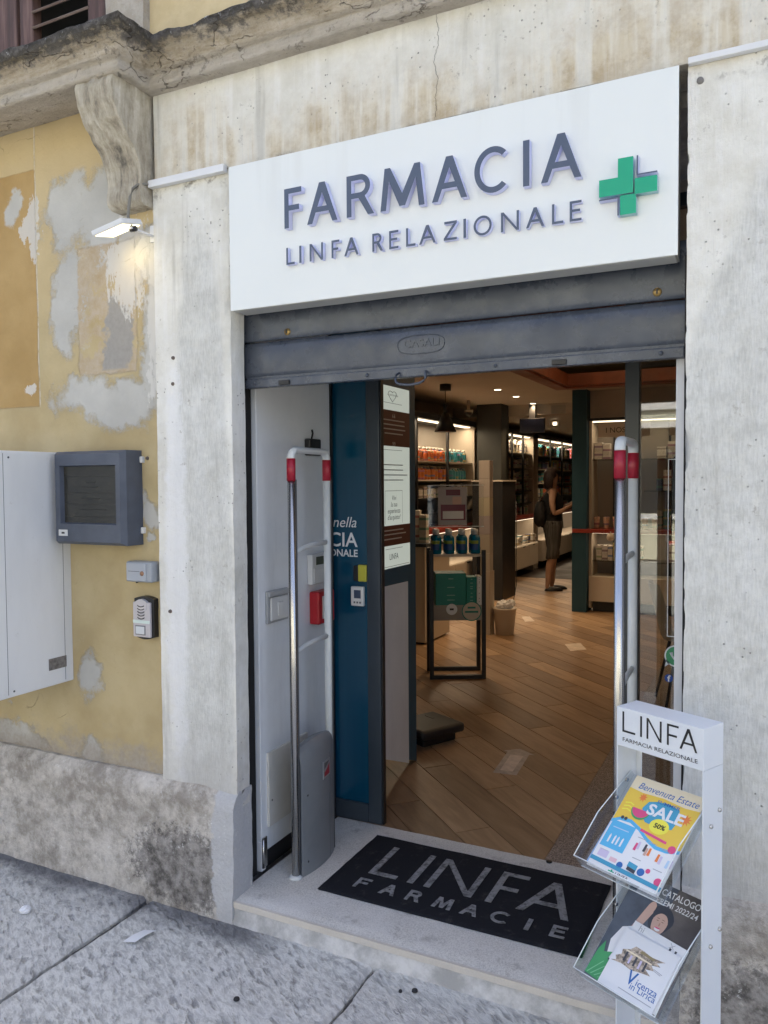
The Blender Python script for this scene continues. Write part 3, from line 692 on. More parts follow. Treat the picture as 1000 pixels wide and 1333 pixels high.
MB().box(PX+.0275, PX+.0295, .55, .655, 1.232, 1.266).build('display', simple('lcd_display', (.06, .07, .05), .3), KP)
MB().box(PX+.0275, PX+.032, .53, .66, 1.154, 1.218, bev=.002).build('flap', M_WPLAST, KP)
FP = thing('fire_call_point', 'red fire alarm call point box on the door lining', 'fire alarm', (PX, .6, .98))
MB().box(PX, PX+.05, .535, .665, .982, 1.120, bev=.008).build('case', simple('red_plastic', (.42, .012, .018), .35), FP)
MB().box(PX+.0495, PX+.0515, .562, .64, 1.005, 1.10).build('glass_label', simple('white_label', (.7, .7, .68), .3), FP)
for dz in (.03, .055): MB().box(PX+.0515, PX+.0522, .585, .615, 1.0+dz, 1.012+dz).build('printed_mark', M_BLACK, FP)
BB = thing('black_door_latch', 'small black latch box high on the white door lining', 'latch', (PX, .555, 1.686))
MB().box(PX, PX+.03, .51, .60, 1.69, 1.76, bev=.006).build('case', M_BLACK, BB)
MB().tube([(PX+.002, .565, 1.757), (PX+.006, .57, 1.785), (PX+.003, .568, 1.80)], .004, 8).build('wire_tail', M_BLACK, BB)

# ------------------------------------------------------------------ anti-theft gates
def gate(x, y0, y1, label, base):
    G_ = thing('antitheft_gate', label, 'security gate', (x, (y0+y1)/2, .08), 'anti-theft gates at the door')
    zt = 1.685; r = .011; rx = .0155
    for y, mt in ((y0, M_STEEL), (y1, M_ALU)):
        p = MB().tube([(x, y, .08), (x, y, zt-.02)], rx, 18, ry=r, up=(1, 0, 0)).build('post', mt, G_)
        MB().box(x+.002, x+.0165, y+.006, y+.0122, .085, 1.59).build('rubber_strip', M_ALUD, p)
        MB().tube([(x, y, 1.585), (x, y, 1.668)], .0180, 20, ry=.0135, up=(1, 0, 0)).build('sleeve', M_RED, p)
        if y == y0: MB().lathe((x, y, .08), [(.026, 0), (.026, .004), (.019, .010)], 20).build('foot', M_ALU, p)
    n = 14; pts = []
    rr = .032
    for i in range(n+1):
        a = math.pi - math.pi/2*i/n; pts.append((x, y0+rr+rr*math.cos(a), 1.668+rr*math.sin(a)))
    for i in range(n+1):
        a = math.pi/2 - math.pi/2*i/n; pts.append((x, y1-rr+rr*math.cos(a), 1.668+rr*math.sin(a)))
    MB().tube(pts, .0165, 18, ry=.0125, up=(1, 0, 0)).build('top_arch', M_ALU, G_)
    for z in (1.335, .955):
        MB().tube([(x, y0, z-.022), (x, y0+(y1-y0)*.3, z-.006), (x, y0+(y1-y0)*.6, z+.002), (x, y1, z+.004)], .0105, 12, ry=.008).build('crossbar', M_ALU, G_)
    if base:
        mb = MB()
        def hs(u, v):
            yy = y0+.008+(y1-y0+.012)*u; b = .040*math.sin(math.pi*min(1, .12+u*.86))**.6
            z = .08+.475*v
            if v > .86: b *= math.sqrt(max(0, 1-((v-.86)/.14)**2))*.75+.25
            z += .03*math.sin(math.pi*(.1+u*.8))*v
            return Vector((x+b, yy, z))
        mb.grid(hs, 24, 40); mb.grid(lambda u, v: (lambda q: Vector((2*x-q.x, q.y, q.z)))(hs(u, v)), 24, 40)
        mb.grid(lambda u, v: (lambda q: Vector((x+(q.x-x)*(2*v-1), q.y, q.z)))(hs(u, 1)), 24, 2)
        mb.grid(lambda w, v: (lambda q: Vector((x+(q.x-x)*(2*w-1), q.y, q.z)))(hs(1, v)), 2, 40)
        hb = mb.build('pedestal', M_GREYPL, G_)
        c = hs(.62, .80)
        T = Matrix.Translation((hs(.6, .74).x+.0006, hs(.6, .74).y, .08+.475*.78)) @ Matrix.Rotation(math.radians(8), 4, 'Z')
        MB().box(-.001, .0015, -.034, .034, -.034, .034, T=T).build('maker_badge', simple('badge_grey', (.30, .31, .32), .4), hb)
        MB().add([T @ Vector((.003, -.028, -.026)), T @ Vector((.003, .026, -.026)), T @ Vector((.003, .026, .014)), T @ Vector((.003, .008, -.004)), T @ Vector((.003, -.028, -.008))], [(0, 1, 2, 3, 4)]) if 0 else None
        mb = MB(); mb.flat([T @ Vector(p) for p in ((.003, -.026, -.026), (.003, .024, -.026), (.003, .024, .018), (.003, .004, .002), (.003, -.026, -.010))]); mb.build('badge_mark', M_RED, hb)
        mb = MB(); mb.flat([T @ Vector(p) for p in ((.003, -.026, .004), (.003, -.002, .012), (.003, .022, .026), (.003, -.026, .028))]); mb.build('badge_mark', M_ALUD, hb)
        for u, v in ((.13, .62), (.13, .10)): q = hs(u, v); MB().lathe((q.x-.001, q.y, q.z), [(.004, 0), (.004, .002)], 10, ax='x').build('screw', M_BLACK, hb)
        mb = MB(); mb.tube([hs(.72, v/20)+Vector((.0004, 0, 0)) for v in range(0, 18)], .0009, 6); mb.build('seam', M_ALUD, hb)
gate(-1.61, .203, .462, 'grey anti-theft gate with pedestal base beside the white door lining', True)
gate(-.412, .150, .398, 'slim steel anti-theft gate behind the leaflet stand', False)

# ------------------------------------------------------------------ doormat
M_MATB = Mat('black_doormat_pile', rough=.95, spec=.1); _n = M_MATB.noise(420, 3, .7, M_MATB.obj)
M_MATB.set('Base Color', M_MATB.mix(M_MATB.math('MULTIPLY', M_MATB.sst(M_MATB.noise(16, 7, .78, M_MATB.obj), .54, .72), .6), M_MATB.mix(_n, (.008, .009, .013), (.034, .036, .043)), (.085, .083, .08))); M_MATB.bump(_n, .9, .004)
M_MATG = Mat('grey_doormat_pile', rough=.95, spec=.1); _n = M_MATG.noise(420, 3, .7, M_MATG.obj); _w = M_MATG.noise(40, 5, .7, M_MATG.obj)
M_MATG.set('Base Color', M_MATG.mix(M_MATG.sst(_w, .42, .68), M_MATG.mix(_n, (.22, .225, .235), (.40, .405, .41)), (.10, .10, .105))); M_MATG.bump(_n, .9, .004)
DM = thing('doormat', 'black doormat lettered LINFA FARMACIE in grey on the doorstep', 'doormat', (-1.0, .41, .08))
mb = MB(); mb.grid(lambda u, v: Vector((-1.489+.968*u+noise.noise((v*6, u*3, 1))*.003*(u in (0, 1)), .160+.490*v+noise.noise((u*9, 2, v))*.003*(v in (0, 1)), .0885+noise.noise((u*6, v*3, 5))*.0015-.004*(min(u, 1-u, v, 1-v) < .012))), 100, 60)
mb.box(-1.486, -.524, .163, .647, .0805, .0855); mb.build('mat', M_MATB.m, DM)
OM = Vector((0, 0, .0917)); EYv = Vector((0, 1, 0))
word([('L', -1.368, -1.253), ('I', -1.207, -1.183), ('N', -1.140, -.955), ('F', -.903, -.800), ('A', -.790, -.606)], .334, .232, .024, OM, EX, EYv, .0008, [M_MATG.m], DM)
xs_ = [-1.376+.1045*i for i in range(8)]
ws_ = [.052, .062, .056, .070, .062, .062, .016, .050]
word([(c, x+(.02 if c == 'I' else 0), x+(.02 if c == 'I' else 0)+w) for c, x, w in zip('FARMACIE', xs_, ws_)], .222, .070, .0125, OM, EX, EYv, .0008, [M_MATG.m], DM)
# ------------------------------------------------------------------ things on the ochre wall and the jambs
WY = .02
CB = thing('wall_cabinet', 'tall white metal cabinet on the ochre wall beside the dark display case', 'cabinet', (-2.85, -.15, .778))
m = Mat('aged_white_enamel', rough=.45); a = m.noise(5, 6, .6, m.map(m.obj, (1, 1, .3))); b = m.noise(26, 5, .7)
m.set('Base Color', m.mix(m.math('MULTIPLY', m.sst(b, .62, .75), .35), m.mix(m.sst(a, .3, .7), (.70, .71, .70), (.78, .79, .78)), (.5, .48, .45))); M_ENAM = m.m
MB().box(-3.2, -2.556, -.42, WY+.005, .778, 1.705, bev=.006).build('body', M_ENAM, CB)
for y_ in (-.285, -.02): MB().box(-2.5562, -2.5552, y_, y_+.0015, .79, 1.695).build('door_seam', M_ALUD, CB)
for z_ in (.80, 1.68): MB().lathe((-2.556, -.26, z_), [(.004, 0), (.004, .0015)], 10, ax='x').build('screw', M_ALUD, CB)
MB().box(-2.5563, -2.5545, -.10, -.014, .842, .888).build('maker_plate', simple('grey_rating_plate', (.17, .155, .14), .5, var=.4, nscale=60), CB)
MB().tube([(-2.9, -.1, .778), (-2.9, -.1, .74)], .012, 10).build('cable_gland', M_BLACK, CB)
DC = thing('display_case', 'charcoal wall display case with dark window next to the white cabinet', 'display case', (-2.35, -.03, 1.345))
x0, x1, z0, z1, yf, yb = -2.527, -2.166, 1.345, 1.705, -.085, WY+.004
dx, dz = .016, .018
mb = MB()
b0 = [(x0, yb, z0), (x1, yb, z0), (x1, yb, z1), (x0, yb, z1)]
c0 = [(x0, yf+.022, z0), (x1, yf+.022, z0), (x1, yf+.022, z1), (x0, yf+.022, z1)]
f0 = [(x0+.012, yf, z0+.012), (x1-.012, yf, z0+.012), (x1-.012, yf, z1-.012), (x0+.012, yf, z1-.012)]
w0 = [(-2.491, yf, 1.425), (-2.199, yf, 1.425), (-2.199, yf, 1.650), (-2.491, yf, 1.650)]
w1 = [(x+(.004 if x < -2.4 else -.004), yf+.02, z+(.004 if z < 1.5 else -.004)) for x, y, z in w0]
P = b0+c0+f0+w0+w1; F = []
for r in range(4):
    for i in range(4): F.append((r*4+i, r*4+(i+1) % 4, (r+1)*4+(i+1) % 4, (r+1)*4+i))
mb.add(P, F); mb.build('housing', M_CHAR, DC, fix=True)
m = Mat('dusty_display_glass', (.035, .036, .030), .12); m.set('Base Color', m.mix(m.noise(9, 4, .6, m.obj), (.028, .028, .024), (.05, .05, .043))); 
scr = MB().box(-2.490, -2.20, yf+.019, yf+.024, 1.426, 1.649).build('screen', m.m, DC)
M_PRINT = simple('faded_print', (.016, .016, .014), .3)
for z, a, b in ((1.606, -2.485, -2.205), (1.583, -2.37, -2.32), (1.565, -2.40, -2.31), (1.543, -2.485, -2.205), (1.520, -2.40, -2.30), (1.500, -2.485, -2.205), (1.478, -2.40, -2.27), (1.452, -2.485, -2.205)):
    MB().box(a, b, yf+.0182, yf+.0188, z, z+(.003 if b-a > .2 else .005)).build('printed_line', M_PRINT, scr)
MB().box(-2.50, -2.452, yf-.0012, yf-.0002, 1.378, 1.402).build('sticker', simple('silver_sticker', (.62, .63, .62), .4), DC)
MB().box(-2.484, -2.468, yf-.002, yf-.0013, 1.386, 1.393).build('sticker_print', M_BLACK, DC)
for z in (1.67, 1.40): MB().box(x1, x1+.014, .005, WY+.01, z-.012, z+.012, bev=.003).build('mounting_lug', M_WPLAST, DC)
IB = thing('key_box', 'small grey lidded key box on the ochre wall above the doorbell', 'key box', (-2.16, 0, 1.205))
MB().box(-2.212, -2.086, -.028, WY+.004, 1.206, 1.283, bev=.006).build('case', simple('blue_grey_plastic', (.30, .325, .35), .45, var=.08, nscale=12), IB)
lid = MB().box(-2.206, -2.110, -.0315, -.0275, 1.211, 1.277, bev=.0015).build('lid', simple('light_blue_grey_plastic', (.38, .405, .44), .4), IB)
MB().box(-2.197, -2.14, -.0322, -.0312, 1.246, 1.248).build('crease', M_ALUD, lid)
MB().lathe((-2.128, -.0312, 1.240), [(.0001, -.003), (.0085, -.003), (.0095, 0)], 16, ax='y').build('lock', simple('copper_lock', (.36, .21, .13), .4, .6), lid)
MB().tube([(-2.19, .005, 1.207), (-2.188, .008, 1.199)], .006, 8).build('cable_hole', M_BLACK, IB)
DB = thing('doorbell', 'silver and black doorbell with speaker grille below the grey key box', 'doorbell', (-2.15, 0, .985))
def pill(x0, x1, z0, z1, y0, y1, cap, mt, nm):
    pts = [(x0, y0, z0+cap)] + [(x0+(x1-x0)*i/12, y0, z0+cap-cap*math.sin(math.pi*i/12)) for i in range(1, 12)] + [(x1, y0, z0+cap), (x1, y0, z1-cap)] + [(x1-(x1-x0)*i/12, y0, z1-cap+cap*math.sin(math.pi*i/12)) for i in range(1, 12)] + [(x0, y0, z1-cap)]
    return MB().prism(pts, (0, y1-y0, 0)).build(nm, mt, DB)
pill(-2.193, -2.096, .985, 1.150, -.006, WY+.004, .010, M_BLACK, 'back_shell')
fp = MB().box(-2.190, -2.106, -.018, -.006, .995, 1.128, bev=.003).build('face_plate', simple('champagne_plastic', (.52, .49, .49), .4), DB)
pill(-2.178, -2.120, 1.09, 1.140, -.0195, -.006, .012, simple('champagne_plastic_cap', (.52, .49, .49), .4), 'cap')
for i in range(5):
    z = 1.112-.0115*i; MB().tube([(-2.166, -.0192, z+.004), (-2.158, -.0196, z), (-2.149, -.0198, z-.0015), (-2.140, -.0196, z), (-2.132, -.0192, z+.004)], .0017, 6).build('grille_slot', M_BLACK, fp)
MB().box(-2.189, -2.107, -.0192, -.0178, 1.048, 1.060).build('name_strip', simple('pale_mint_strip', (.62, .72, .66), .35), fp)
MB().box(-2.178, -2.128, -.0192, -.0178, 1.003, 1.040).build('button_rim', simple('grey_rim', (.20, .20, .205), .4), fp)
MB().box(-2.174, -2.132, -.0222, -.0185, 1.007, 1.036, bev=.002).build('button', simple('pearl_button', (.62, .64, .64), .3), fp)
# small screws and plugs left in the wall
PLG = ('upper of two dark screw plugs on the white pilaster by the lamp', 'lower of two dark screw plugs on the white pilaster by the lamp', 'dark screw plug on the white pilaster beside the doorbell', 'dark screw plug beside the charcoal display case')
for i, (x, z) in enumerate(((-1.985, 2.04), (-1.988, 1.945), (-2.02, 1.10), (-2.137, 1.675))):
    tag(MB().lathe((x, -.001 if x > -2.07 else WY-.001, z), [(.0001, -.006), (.006, -.005), (.008, .004)], 10, ax='y').build('wall_plug', simple('rusty_plug', (.14, .11, .09), .8)), PLG[i], 'wall plug', 'screw plugs left in the wall')
tag(MB().lathe((-.185, -.001, 2.63), [(.0001, -.007), (.008, -.006), (.010, .004)], 12, ax='y').build('wall_plug', simple('rusty_plug2', (.2, .19, .18), .7)), 'round grey screw plug on the plaster right of the sign', 'wall plug')
# floodlight
FL = thing('floodlight', 'small lit LED floodlight mounted under the scrolled corbel', 'lamp', (-2.08, .01, 2.50))
T = Matrix.Translation((-2.165, -.085, 2.512)) @ Matrix.Rotation(math.radians(-10), 4, 'Y') @ Matrix.Rotation(math.radians(14), 4, 'X')
MB().box(-.075, .075, -.055, .055, -.006, .014, T=T, bev=.004).build('housing', M_WHITE, FL)
m = Mat('lit_floodlight_glass', (.9, .85, .7), .3); m.emit((1, .84, .50), .9)
MB().box(-.066, .066, -.047, .047, -.0085, -.0062, T=T).build('lens', m.m, FL)
br = MB(); br.box(-2.094, -2.080, -.10, .0205, 2.497, 2.503); br.box(-2.10, -2.075, .014, .0215, 2.48, 2.54); br.build('bracket', M_WHITE, FL)
br = MB(); br.lathe((-2.0875, -.085, 2.50), [(.010, -.012), (.010, .012)], 12, ax='x'); br.build('pivot_bolt', M_BLACK, FL)
ld = bpy.data.lights.new('floodlight_beam', 'SPOT'); lo = bpy.data.objects.new('floodlight_beam', ld); C.objects.link(lo); lo.parent = FL
ld.energy = .2; ld.color = (1, .70, .26); ld.spot_size = math.radians(120); ld.spot_blend = .8; ld.shadow_soft_size = .04
lo.location = Vector((-2.165, -.085, 2.50))-FL.location; lo.rotation_euler = (Vector((0, .0, 0))-Vector((0.0, .55, -1))).to_track_quat('Z', 'Y').to_euler()
# cable ducts and cable
tag(MB().box(-2.072, -1.728, -.024, .0, 2.664, 2.690, bev=.002).build('cable_duct', M_WHITE), 'white cable duct between the corbel and the sign', 'cable duct')
tag(MB().box(-.214, 2.2, -.020, .0, 2.672, 2.689, bev=.002).build('cable_duct', M_WHITE), 'thin white cable duct on the wall right of the sign', 'cable duct')
tag(MB().tube([(-2.066, -.012, 2.677), (-2.078, -.030, 2.676), (-2.090, -.055, 2.668), (-2.100, -.070, 2.650), (-2.108, -.076, 2.62), (-2.113, -.078, 2.585), (-2.116, -.08, 2.555), (-2.113, -.08, 2.53), (-2.10, -.08, 2.512)], .0055, 10).build('lamp_cable', simple('grey_cable', (.2, .19, .16), .6)), 'grey cable looping from the duct to the floodlight', 'cable')

# ------------------------------------------------------------------ leaflet stand (local frame: u across, n towards the reader, z up)
SO = Vector((-.355, -.214, 0)); SU = Vector((.892768, -.450517, 0)); SN = Vector((-.450517, -.892768, 0)); SWd = .242
def LS(u, n, z): return SO+SU*u+SN*n+Vector((0, 0, z))
ST_T = Matrix(((SU.x, -SN.x, 0, SO.x), (SU.y, -SN.y, 0, SO.y), (0, 0, 1, 0), (0, 0, 0, 1)))   # local y = -n
M_STAND = simple('white_powder_coat', (.70, .735, .77), .4, var=.02, nscale=5)
LS_ = thing('leaflet_stand', 'white leaflet stand headed LINFA with two clear trays', 'leaflet stand', LS(.12, -.04, 0))
CWt = .0028
head = MB().box(0, SWd, .0, .085, .900, 1.0, T=ST_T, bev=.0012).build('header_box', M_STAND, LS_)
for a, b in ((0, .0035), (SWd-.0035, SWd)):
    c = MB(); c.box(a, b, .0005, .0845, .012, .8995, T=ST_T, bev=.0006)
    o = .0 if a == 0 else SWd-.018
    c.box(a+(.0036 if a == 0 else -.0136), b+(.0136 if a == 0 else -.0036), .080, .0845, .012, .8995, T=ST_T)
    col_ = c.build('side_column', M_STAND, LS_)
    if a > 0:
        for n_, z_ in ((-.067, .793), (-.031, .762), (-.072, .501), (-.033, .472)):
            p = LS(SWd, n_, z_); MB().tube([p-SU*.001, p+SU*.004, p+SU*.006], [.0052, .0052, .003], 12).build('screw', M_STEEL, col_)
MB().box(-.03, SWd+.03, -.10, .16, .0, .012, T=ST_T, bev=.003).build('base_plate', M_STAND, LS_)
M_INK = simple('black_print', (.012, .012, .014), .4)
f0_ = LS(0, .0006, 0)
hd = [('L', .018, .056), ('I', .0705, .0755), ('N', .089, .131), ('F', .146, .177), ('A', .180, .226)]
word(hd, .9385, .052, .0048, f0_, SU, EZ, .0003, [M_INK], head)
text('FARMACIA RELAZIONALE', .0145, LS(.018, .001, .9145), SU, EZ, M_INK, head, 'lettering', width=.208)
# trays
m = Mat('clear_acrylic', (1, 1, 1), .03); m.set('IOR', 1.08)
gl = m.node('ShaderNodeBsdfGlossy'); gl.inputs['Roughness'].default_value = .03; tr = m.node('ShaderNodeBsdfTransparent'); tr.inputs[0].default_value = (.93, .95, .96, 1)
lw_ = m.node("ShaderNodeLayerWeight"); lw_.inputs[0].default_value = .5; fac_ = m.math("ADD", m.math("MULTIPLY", m.math("POWER", lw_.outputs["Facing"], 4), .7), .045, True); mxs = m.node("ShaderNodeMixShader")
m.t.links.new(fac_, mxs.inputs[0]); m.t.links.new(tr.outputs[0], mxs.inputs[1]); m.t.links.new(gl.outputs[0], mxs.inputs[2]); m.t.links.new(mxs.outputs[0], m.out.inputs[0]); M_ACRY = m.m
m = Mat('acrylic_edge', (.78, .83, .85), .12); M_ACEDGE = m.m
def tray_frame(zt):
    A = Vector((-.060, zt)); Bv = Vector((.152, zt-.180)); d = (Bv-A); ln = d.length; d /= ln; up = Vector((-d.y, d.x))   # (n, z)
    def TP(u, s, h): p = A+d*s+up*h; return LS(u, p.x, p.y)
    return TP, ln
def tray(zt, label):
    TP, ln = tray_frame(zt); a, b = .006, SWd-.006; hs_ = .042; w = .0022
    t_ = thing('leaflet_tray', label, 'tray', TP(.12, ln, 0))
    def slab(pts, nrm, nm, mt=M_ACRY): return MB().prism(pts, nrm).build(nm, mt, t_)
    upv = TP(0, 0, 1)-TP(0, 0, 0); sv = TP(0, 1, 0)-TP(0, 0, 0)
    slab([TP(a, 0, -.0075), TP(b, 0, -.0075), TP(b, ln, -.0075), TP(a, ln, -.0075)], -upv*w, 'floor')
    for u in (a, b-w):
        slab([TP(u, 0, -.007), TP(u, ln, -.007), TP(u, ln, hs_*.9), TP(u, ln*.55, hs_), TP(u, 0, hs_*.25)], SU*w, 'side_wall')
        MB().tube([TP(u+w/2, 0, hs_*.25), TP(u+w/2, ln*.55, hs_), TP(u+w/2, ln, hs_*.9)], .0014, 6).build('polished_edge', M_ACEDGE, t_)
    slab([TP(a+w, ln-w, -.007), TP(b-w, ln-w, -.007), TP(b-w, ln-w, hs_*.9), TP(a+w, ln-w, hs_*.9)], sv*w, 'front_lip')
    MB().tube([TP(a, ln-w/2, hs_*.9), TP(b, ln-w/2, hs_*.9)], .0015, 6).build('polished_edge', M_ACEDGE, t_)
    MB().tube([TP(a, ln-w/2, -.0085), TP(b, ln-w/2, -.0085)], .0015, 6).build('polished_edge', M_ACEDGE, t_)
    for s in (.03, .085): MB().tube([TP(a+w, s, .012), TP(a+w+.005, s, .012)], .005, 12).build('screw', M_STEEL, t_)
    return TP, ln
M_PAPER = simple('white_paper', (.78, .79, .80), .45)
def col(nm, c, r=.4): return simple(nm, c, r)
# upper tray: summer sale flyers
TP, ln = tray(.815, 'upper clear acrylic tray holding the summer sale flyers')
def flyer(TP, u0, u1, s0, s1, h, name, label, cat='flyer', th=.004, mt=M_PAPER, group=None, rot=0):
    t_ = thing(name, label, cat, TP((u0+u1)/2, s1, h), group)
    upv = TP(0, 0, 1)-TP(0, 0, 0); sv = TP(0, 1, 0)-TP(0, 0, 0)
    lv = [1]
    cu, cs = (u0+u1)/2, (s0+s1)/2; cr, sr = math.cos(rot), math.sin(rot)
    def Q(x, y, k):   # x,y in 0..1, y up the page
        U_ = (x-.5)*(u1-u0); V_ = (.5-y)*(s1-s0)
        return TP(cu+U_*cr-V_*sr, cs+U_*sr+V_*cr, h+th+k*.00018)
    MB().prism([Q(0, 0, 0)-upv*th, Q(1, 0, 0)-upv*th, Q(1, 1, 0)-upv*th, Q(0, 1, 0)-upv*th], upv*th).build('paper', mt, t_)
    def ink(pts, mt, k=1, nm='print'): return MB().flat([Q(x, y, k) for x, y in pts]).build(nm, mt, t_, fix=False)
    def words(s, x, y, size, mt, k=3, width=None, **kw):
        return text(s, size, Q(x, y, k), Q(1, 0, 0)-Q(0, 0, 0), Q(0, 1, 0)-Q(0, 0, 0), mt, t_, 'printed_words', width=width, **kw)
    return t_, ink, words, Q
flyer(TP, .020, .205, .012, ln-.012, -.004, 'sale_flyer', 'blue edged flyer at the bottom of the upper tray pile', th=.004, mt=col('flyer_blue_back', (.30, .48, .75)), rot=.02)
fl, ink, words, Q = flyer(TP, .026, .222, .006, ln-.006, .001, 'sale_flyer', 'colourful Benvenuta Estate SALE flyer on top in the upper tray', th=.005)
M_YELLOW = col('yellow_ink', (.80, .55, .07)); M_SKYB = col('sky_blue_ink', (.10, .45, .74)); M_CYAN = col('cyan_ink', (.06, .34, .52)); M_PINK = col('pink_ink', (.70, .08, .22)); M_DKB = col('dark_blue_ink', (.03, .14, .42)); M_LEMON = col('lemon_ink', (.85, .78, .08)); M_PEACH = col('cream_ink', (.82, .72, .52)); M_ORANGE = col('orange_ink', (.80, .22, .05)); M_PALEB = col('pale_blue_ink', (.45, .62, .80)); M_LILAC = col('lilac_ink', (.62, .55, .72)); M_SKIN2 = col('print_skin', (.60, .40, .32)); M_DKGR = col('print_dark', (.05, .055, .07)); M_GRLEAF = col('leaf_ink', (.06, .34, .12)); M_GREYINK = col('grey_ink', (.38, .39, .42))
m = Mat('sunrise_ink', rough=.4); gx = m.xyz(m.obj)
wave = [(0, .50), (.1, .545), (.25, .555), (.4, .515), (.55, .45), (.7, .41), (.85, .415), (1, .45)]
ink(wave+[(1, .995), (0, .995)], M_YELLOW, 1)
ink([(0, .86), (.2, .845), (.5, .86), (.8, .84), (1, .855), (1, .998), (0, .998)], M_PEACH, 2)
ink([(x, y-.035) for x, y in wave]+[(x, y) for x, y in reversed(wave)], M_SKYB, 1)
ink([(.02, .22), (.36, .22), (.36, .495), (.02, .495)], M_SKYB, 2)
words('Benvenuta Estate', .10, .875, .026, M_DKB, 4, width=.166, shear=.25)
ink([(.36, .62), (.42, .58), (.6, .57), (.78, .60), (.80, .68), (.76, .80), (.6, .825), (.45, .81), (.34, .78), (.30, .70)], M_CYAN, 3)
words('SUMMER', .44, .795, .013, M_DKB, 5, width=.062, bold=.01)
words('SALE', .37, .665, .041, M_PAPER, 5, width=.098, bold=.03)
ink([(.62+.13*math.cos(a), .585+.075*math.sin(a)) for a in [2*math.pi*i/22 for i in range(22)]], M_LEMON, 6)
words('50%', .55, .565, .017, M_INK, 8, width=.030, bold=.03)
ink([(.30+.12*math.cos(a), .68+.085*math.sin(a)) for a in [math.pi+math.pi*i/12 for i in range(13)]], M_PINK, 4)
ink([(.30+.13*math.cos(a), .672+.098*math.sin(a)) for a in [math.pi+math.pi*i/12 for i in range(13)]], M_GRLEAF, 3.5)
ink([(.88+(.085 if i % 2 else .04)*math.cos(2*math.pi*i/20), .735+(.065 if i % 2 else .03)*math.sin(2*math.pi*i/20)) for i in range(20)], M_ORANGE, 3)
ink([(.24+(.06 if i % 2 else .03)*math.cos(2*math.pi*i/16), .80+(.05 if i % 2 else .025)*math.sin(2*math.pi*i/16)) for i in range(16)], M_ORANGE, 3)
ink([(.42, .485), (.80, .455), (.80, .48), (.42, .51)], M_PINK, 4)
for i in range(3): ink([(.05, .62+.035*i), (.12, .635+.035*i), (.18, .62+.035*i), (.18, .632+.035*i), (.12, .647+.035*i), (.05, .632+.035*i)], M_LEMON, 3)
for x in (.12, .17): ink([(x+.022*math.cos(a), .545+.018*math.sin(a)) for a in [2*math.pi*i/12 for i in range(12)]], M_DKGR, 5)
for i, x in enumerate((.10, .17, .22, .28)): ink([(x-.012, .27), (x+.012, .27), (x+.012, .34+.01*(i % 2)), (x, .36), (x-.012, .34)], M_PAPER, 4)
ink([(.07, .425), (.30, .425), (.30, .435), (.07, .435)], M_PALEB, 4)
for x, y, mt in ((.47, .34, M_PINK), (.50, .36, M_LILAC), (.62, .33, M_SKIN2), (.66, .34, M_ORANGE), (.59, .36, M_DKGR), (.79, .32, M_ORANGE), (.83, .31, M_LILAC), (.93, .30, M_PALEB), (.97, .31, M_LILAC)):
    ink([(x-.018, y-.045), (x+.018, y-.045), (x+.014, y+.03), (x-.014, y+.03)], mt, 3)
for x, y in ((.50, .42), (.65, .415), (.84, .40), (.12, .185), (.56, .225), (.86, .205), (.58, .09)): ink([(x-.06, y), (x+.06, y), (x+.06, y+.007), (x-.06, y+.007)], M_GREYINK, 3)
for x, y, mt, r in ((.40, .115, M_DKB, .042), (.685, .135, M_DKB, .048), (.76, .17, M_PINK, .03), (.90, .43, M_PINK, .05), (.93, .115, M_PINK, .05)):
    ink([(x+r*math.cos(a), y+r*.75*math.sin(a)) for a in [2*math.pi*i/16 for i in range(16)]], mt, 3)
ink([(.49, .135), (.62, .125), (.62, .175), (.49, .185)], M_CYAN, 3); ink([(.50, .105), (.62, .095), (.62, .128), (.50, .138)], M_DKGR, 4)
ink([(.06, .12), (.20, .12), (.20, .19), (.06, .19)], M_LILAC, 3); ink([(.24, .115), (.34, .115), (.34, .155), (.24, .155)], col('blush_ink', (.75, .5, .55)), 3)
ink([(.0, .065), (1, .045), (1, .085), (.0, .105)], M_CYAN, 3)
ink([(.30, .022), (.335, .022), (.335, .008), (.355, .008), (.355, .022), (.385, .022), (.385, .036), (.355, .036), (.355, .05), (.335, .05), (.335, .036), (.30, .036)], M_GREEN, 3)
words('LINFA', .40, .012, .012, M_INK, 4, width=.036)
# lower tray: prize catalogue and opera brochures
TP, ln = tray(.535, 'lower clear acrylic tray holding catalogue and opera brochures')
cg, ink, words, Q = flyer(TP, .016, .224, -.020, ln-.008, .0, 'catalogue', 'dark prize catalogue with laughing woman and green leaf on its cover', 'catalogue', th=.004, mt=simple('slate_cover', (.075, .09, .115), .4, var=.35, nscale=9))
ink([(.50, .0), (1, .0), (1, 1), (.58, 1)], simple('taupe_cover', (.13, .115, .11), .4, var=.3, nscale=9), 1)
words('CATALOGO', .40, .90, .024, M_PAPER, 5, width=.105, bold=.012); words('PREMI 2022/24', .38, .82, .020, M_PAPER, 5, width=.112, bold=.01)
def blob(cx_, cy_, rx_, ry_, n=20, j=0, ph=0): return [(cx_+rx_*(1+j*math.sin(5*a+ph))*math.cos(a), cy_+ry_*(1+j*math.sin(3*a+ph))*math.sin(a)) for a in [2*math.pi*i/n for i in range(n)]]
ink(blob(.54, .70, .15, .125, 24, .06, 1), M_DKGR, 2)
ink(blob(.545, .66, .095, .095, 22, .03), M_SKIN2, 3)
for x in (.51, .575): ink(blob(x, .682, .016, .003, 10), col('print_eyelid', (.22, .12, .09)), 5); ink(blob(x, .702, .020, .0025, 10), col('print_brow', (.16, .09, .07)), 5)  # printed closed eyes and brows of the cover portrait
ink(blob(.552, .655, .008, .016, 10), col('print_skin_dark', (.48, .25, .17)), 4.5)
ink(blob(.548, .612, .036, .017, 14), M_PAPER, 5); ink(blob(.548, .622, .038, .006, 14), M_PINK, 5.5)
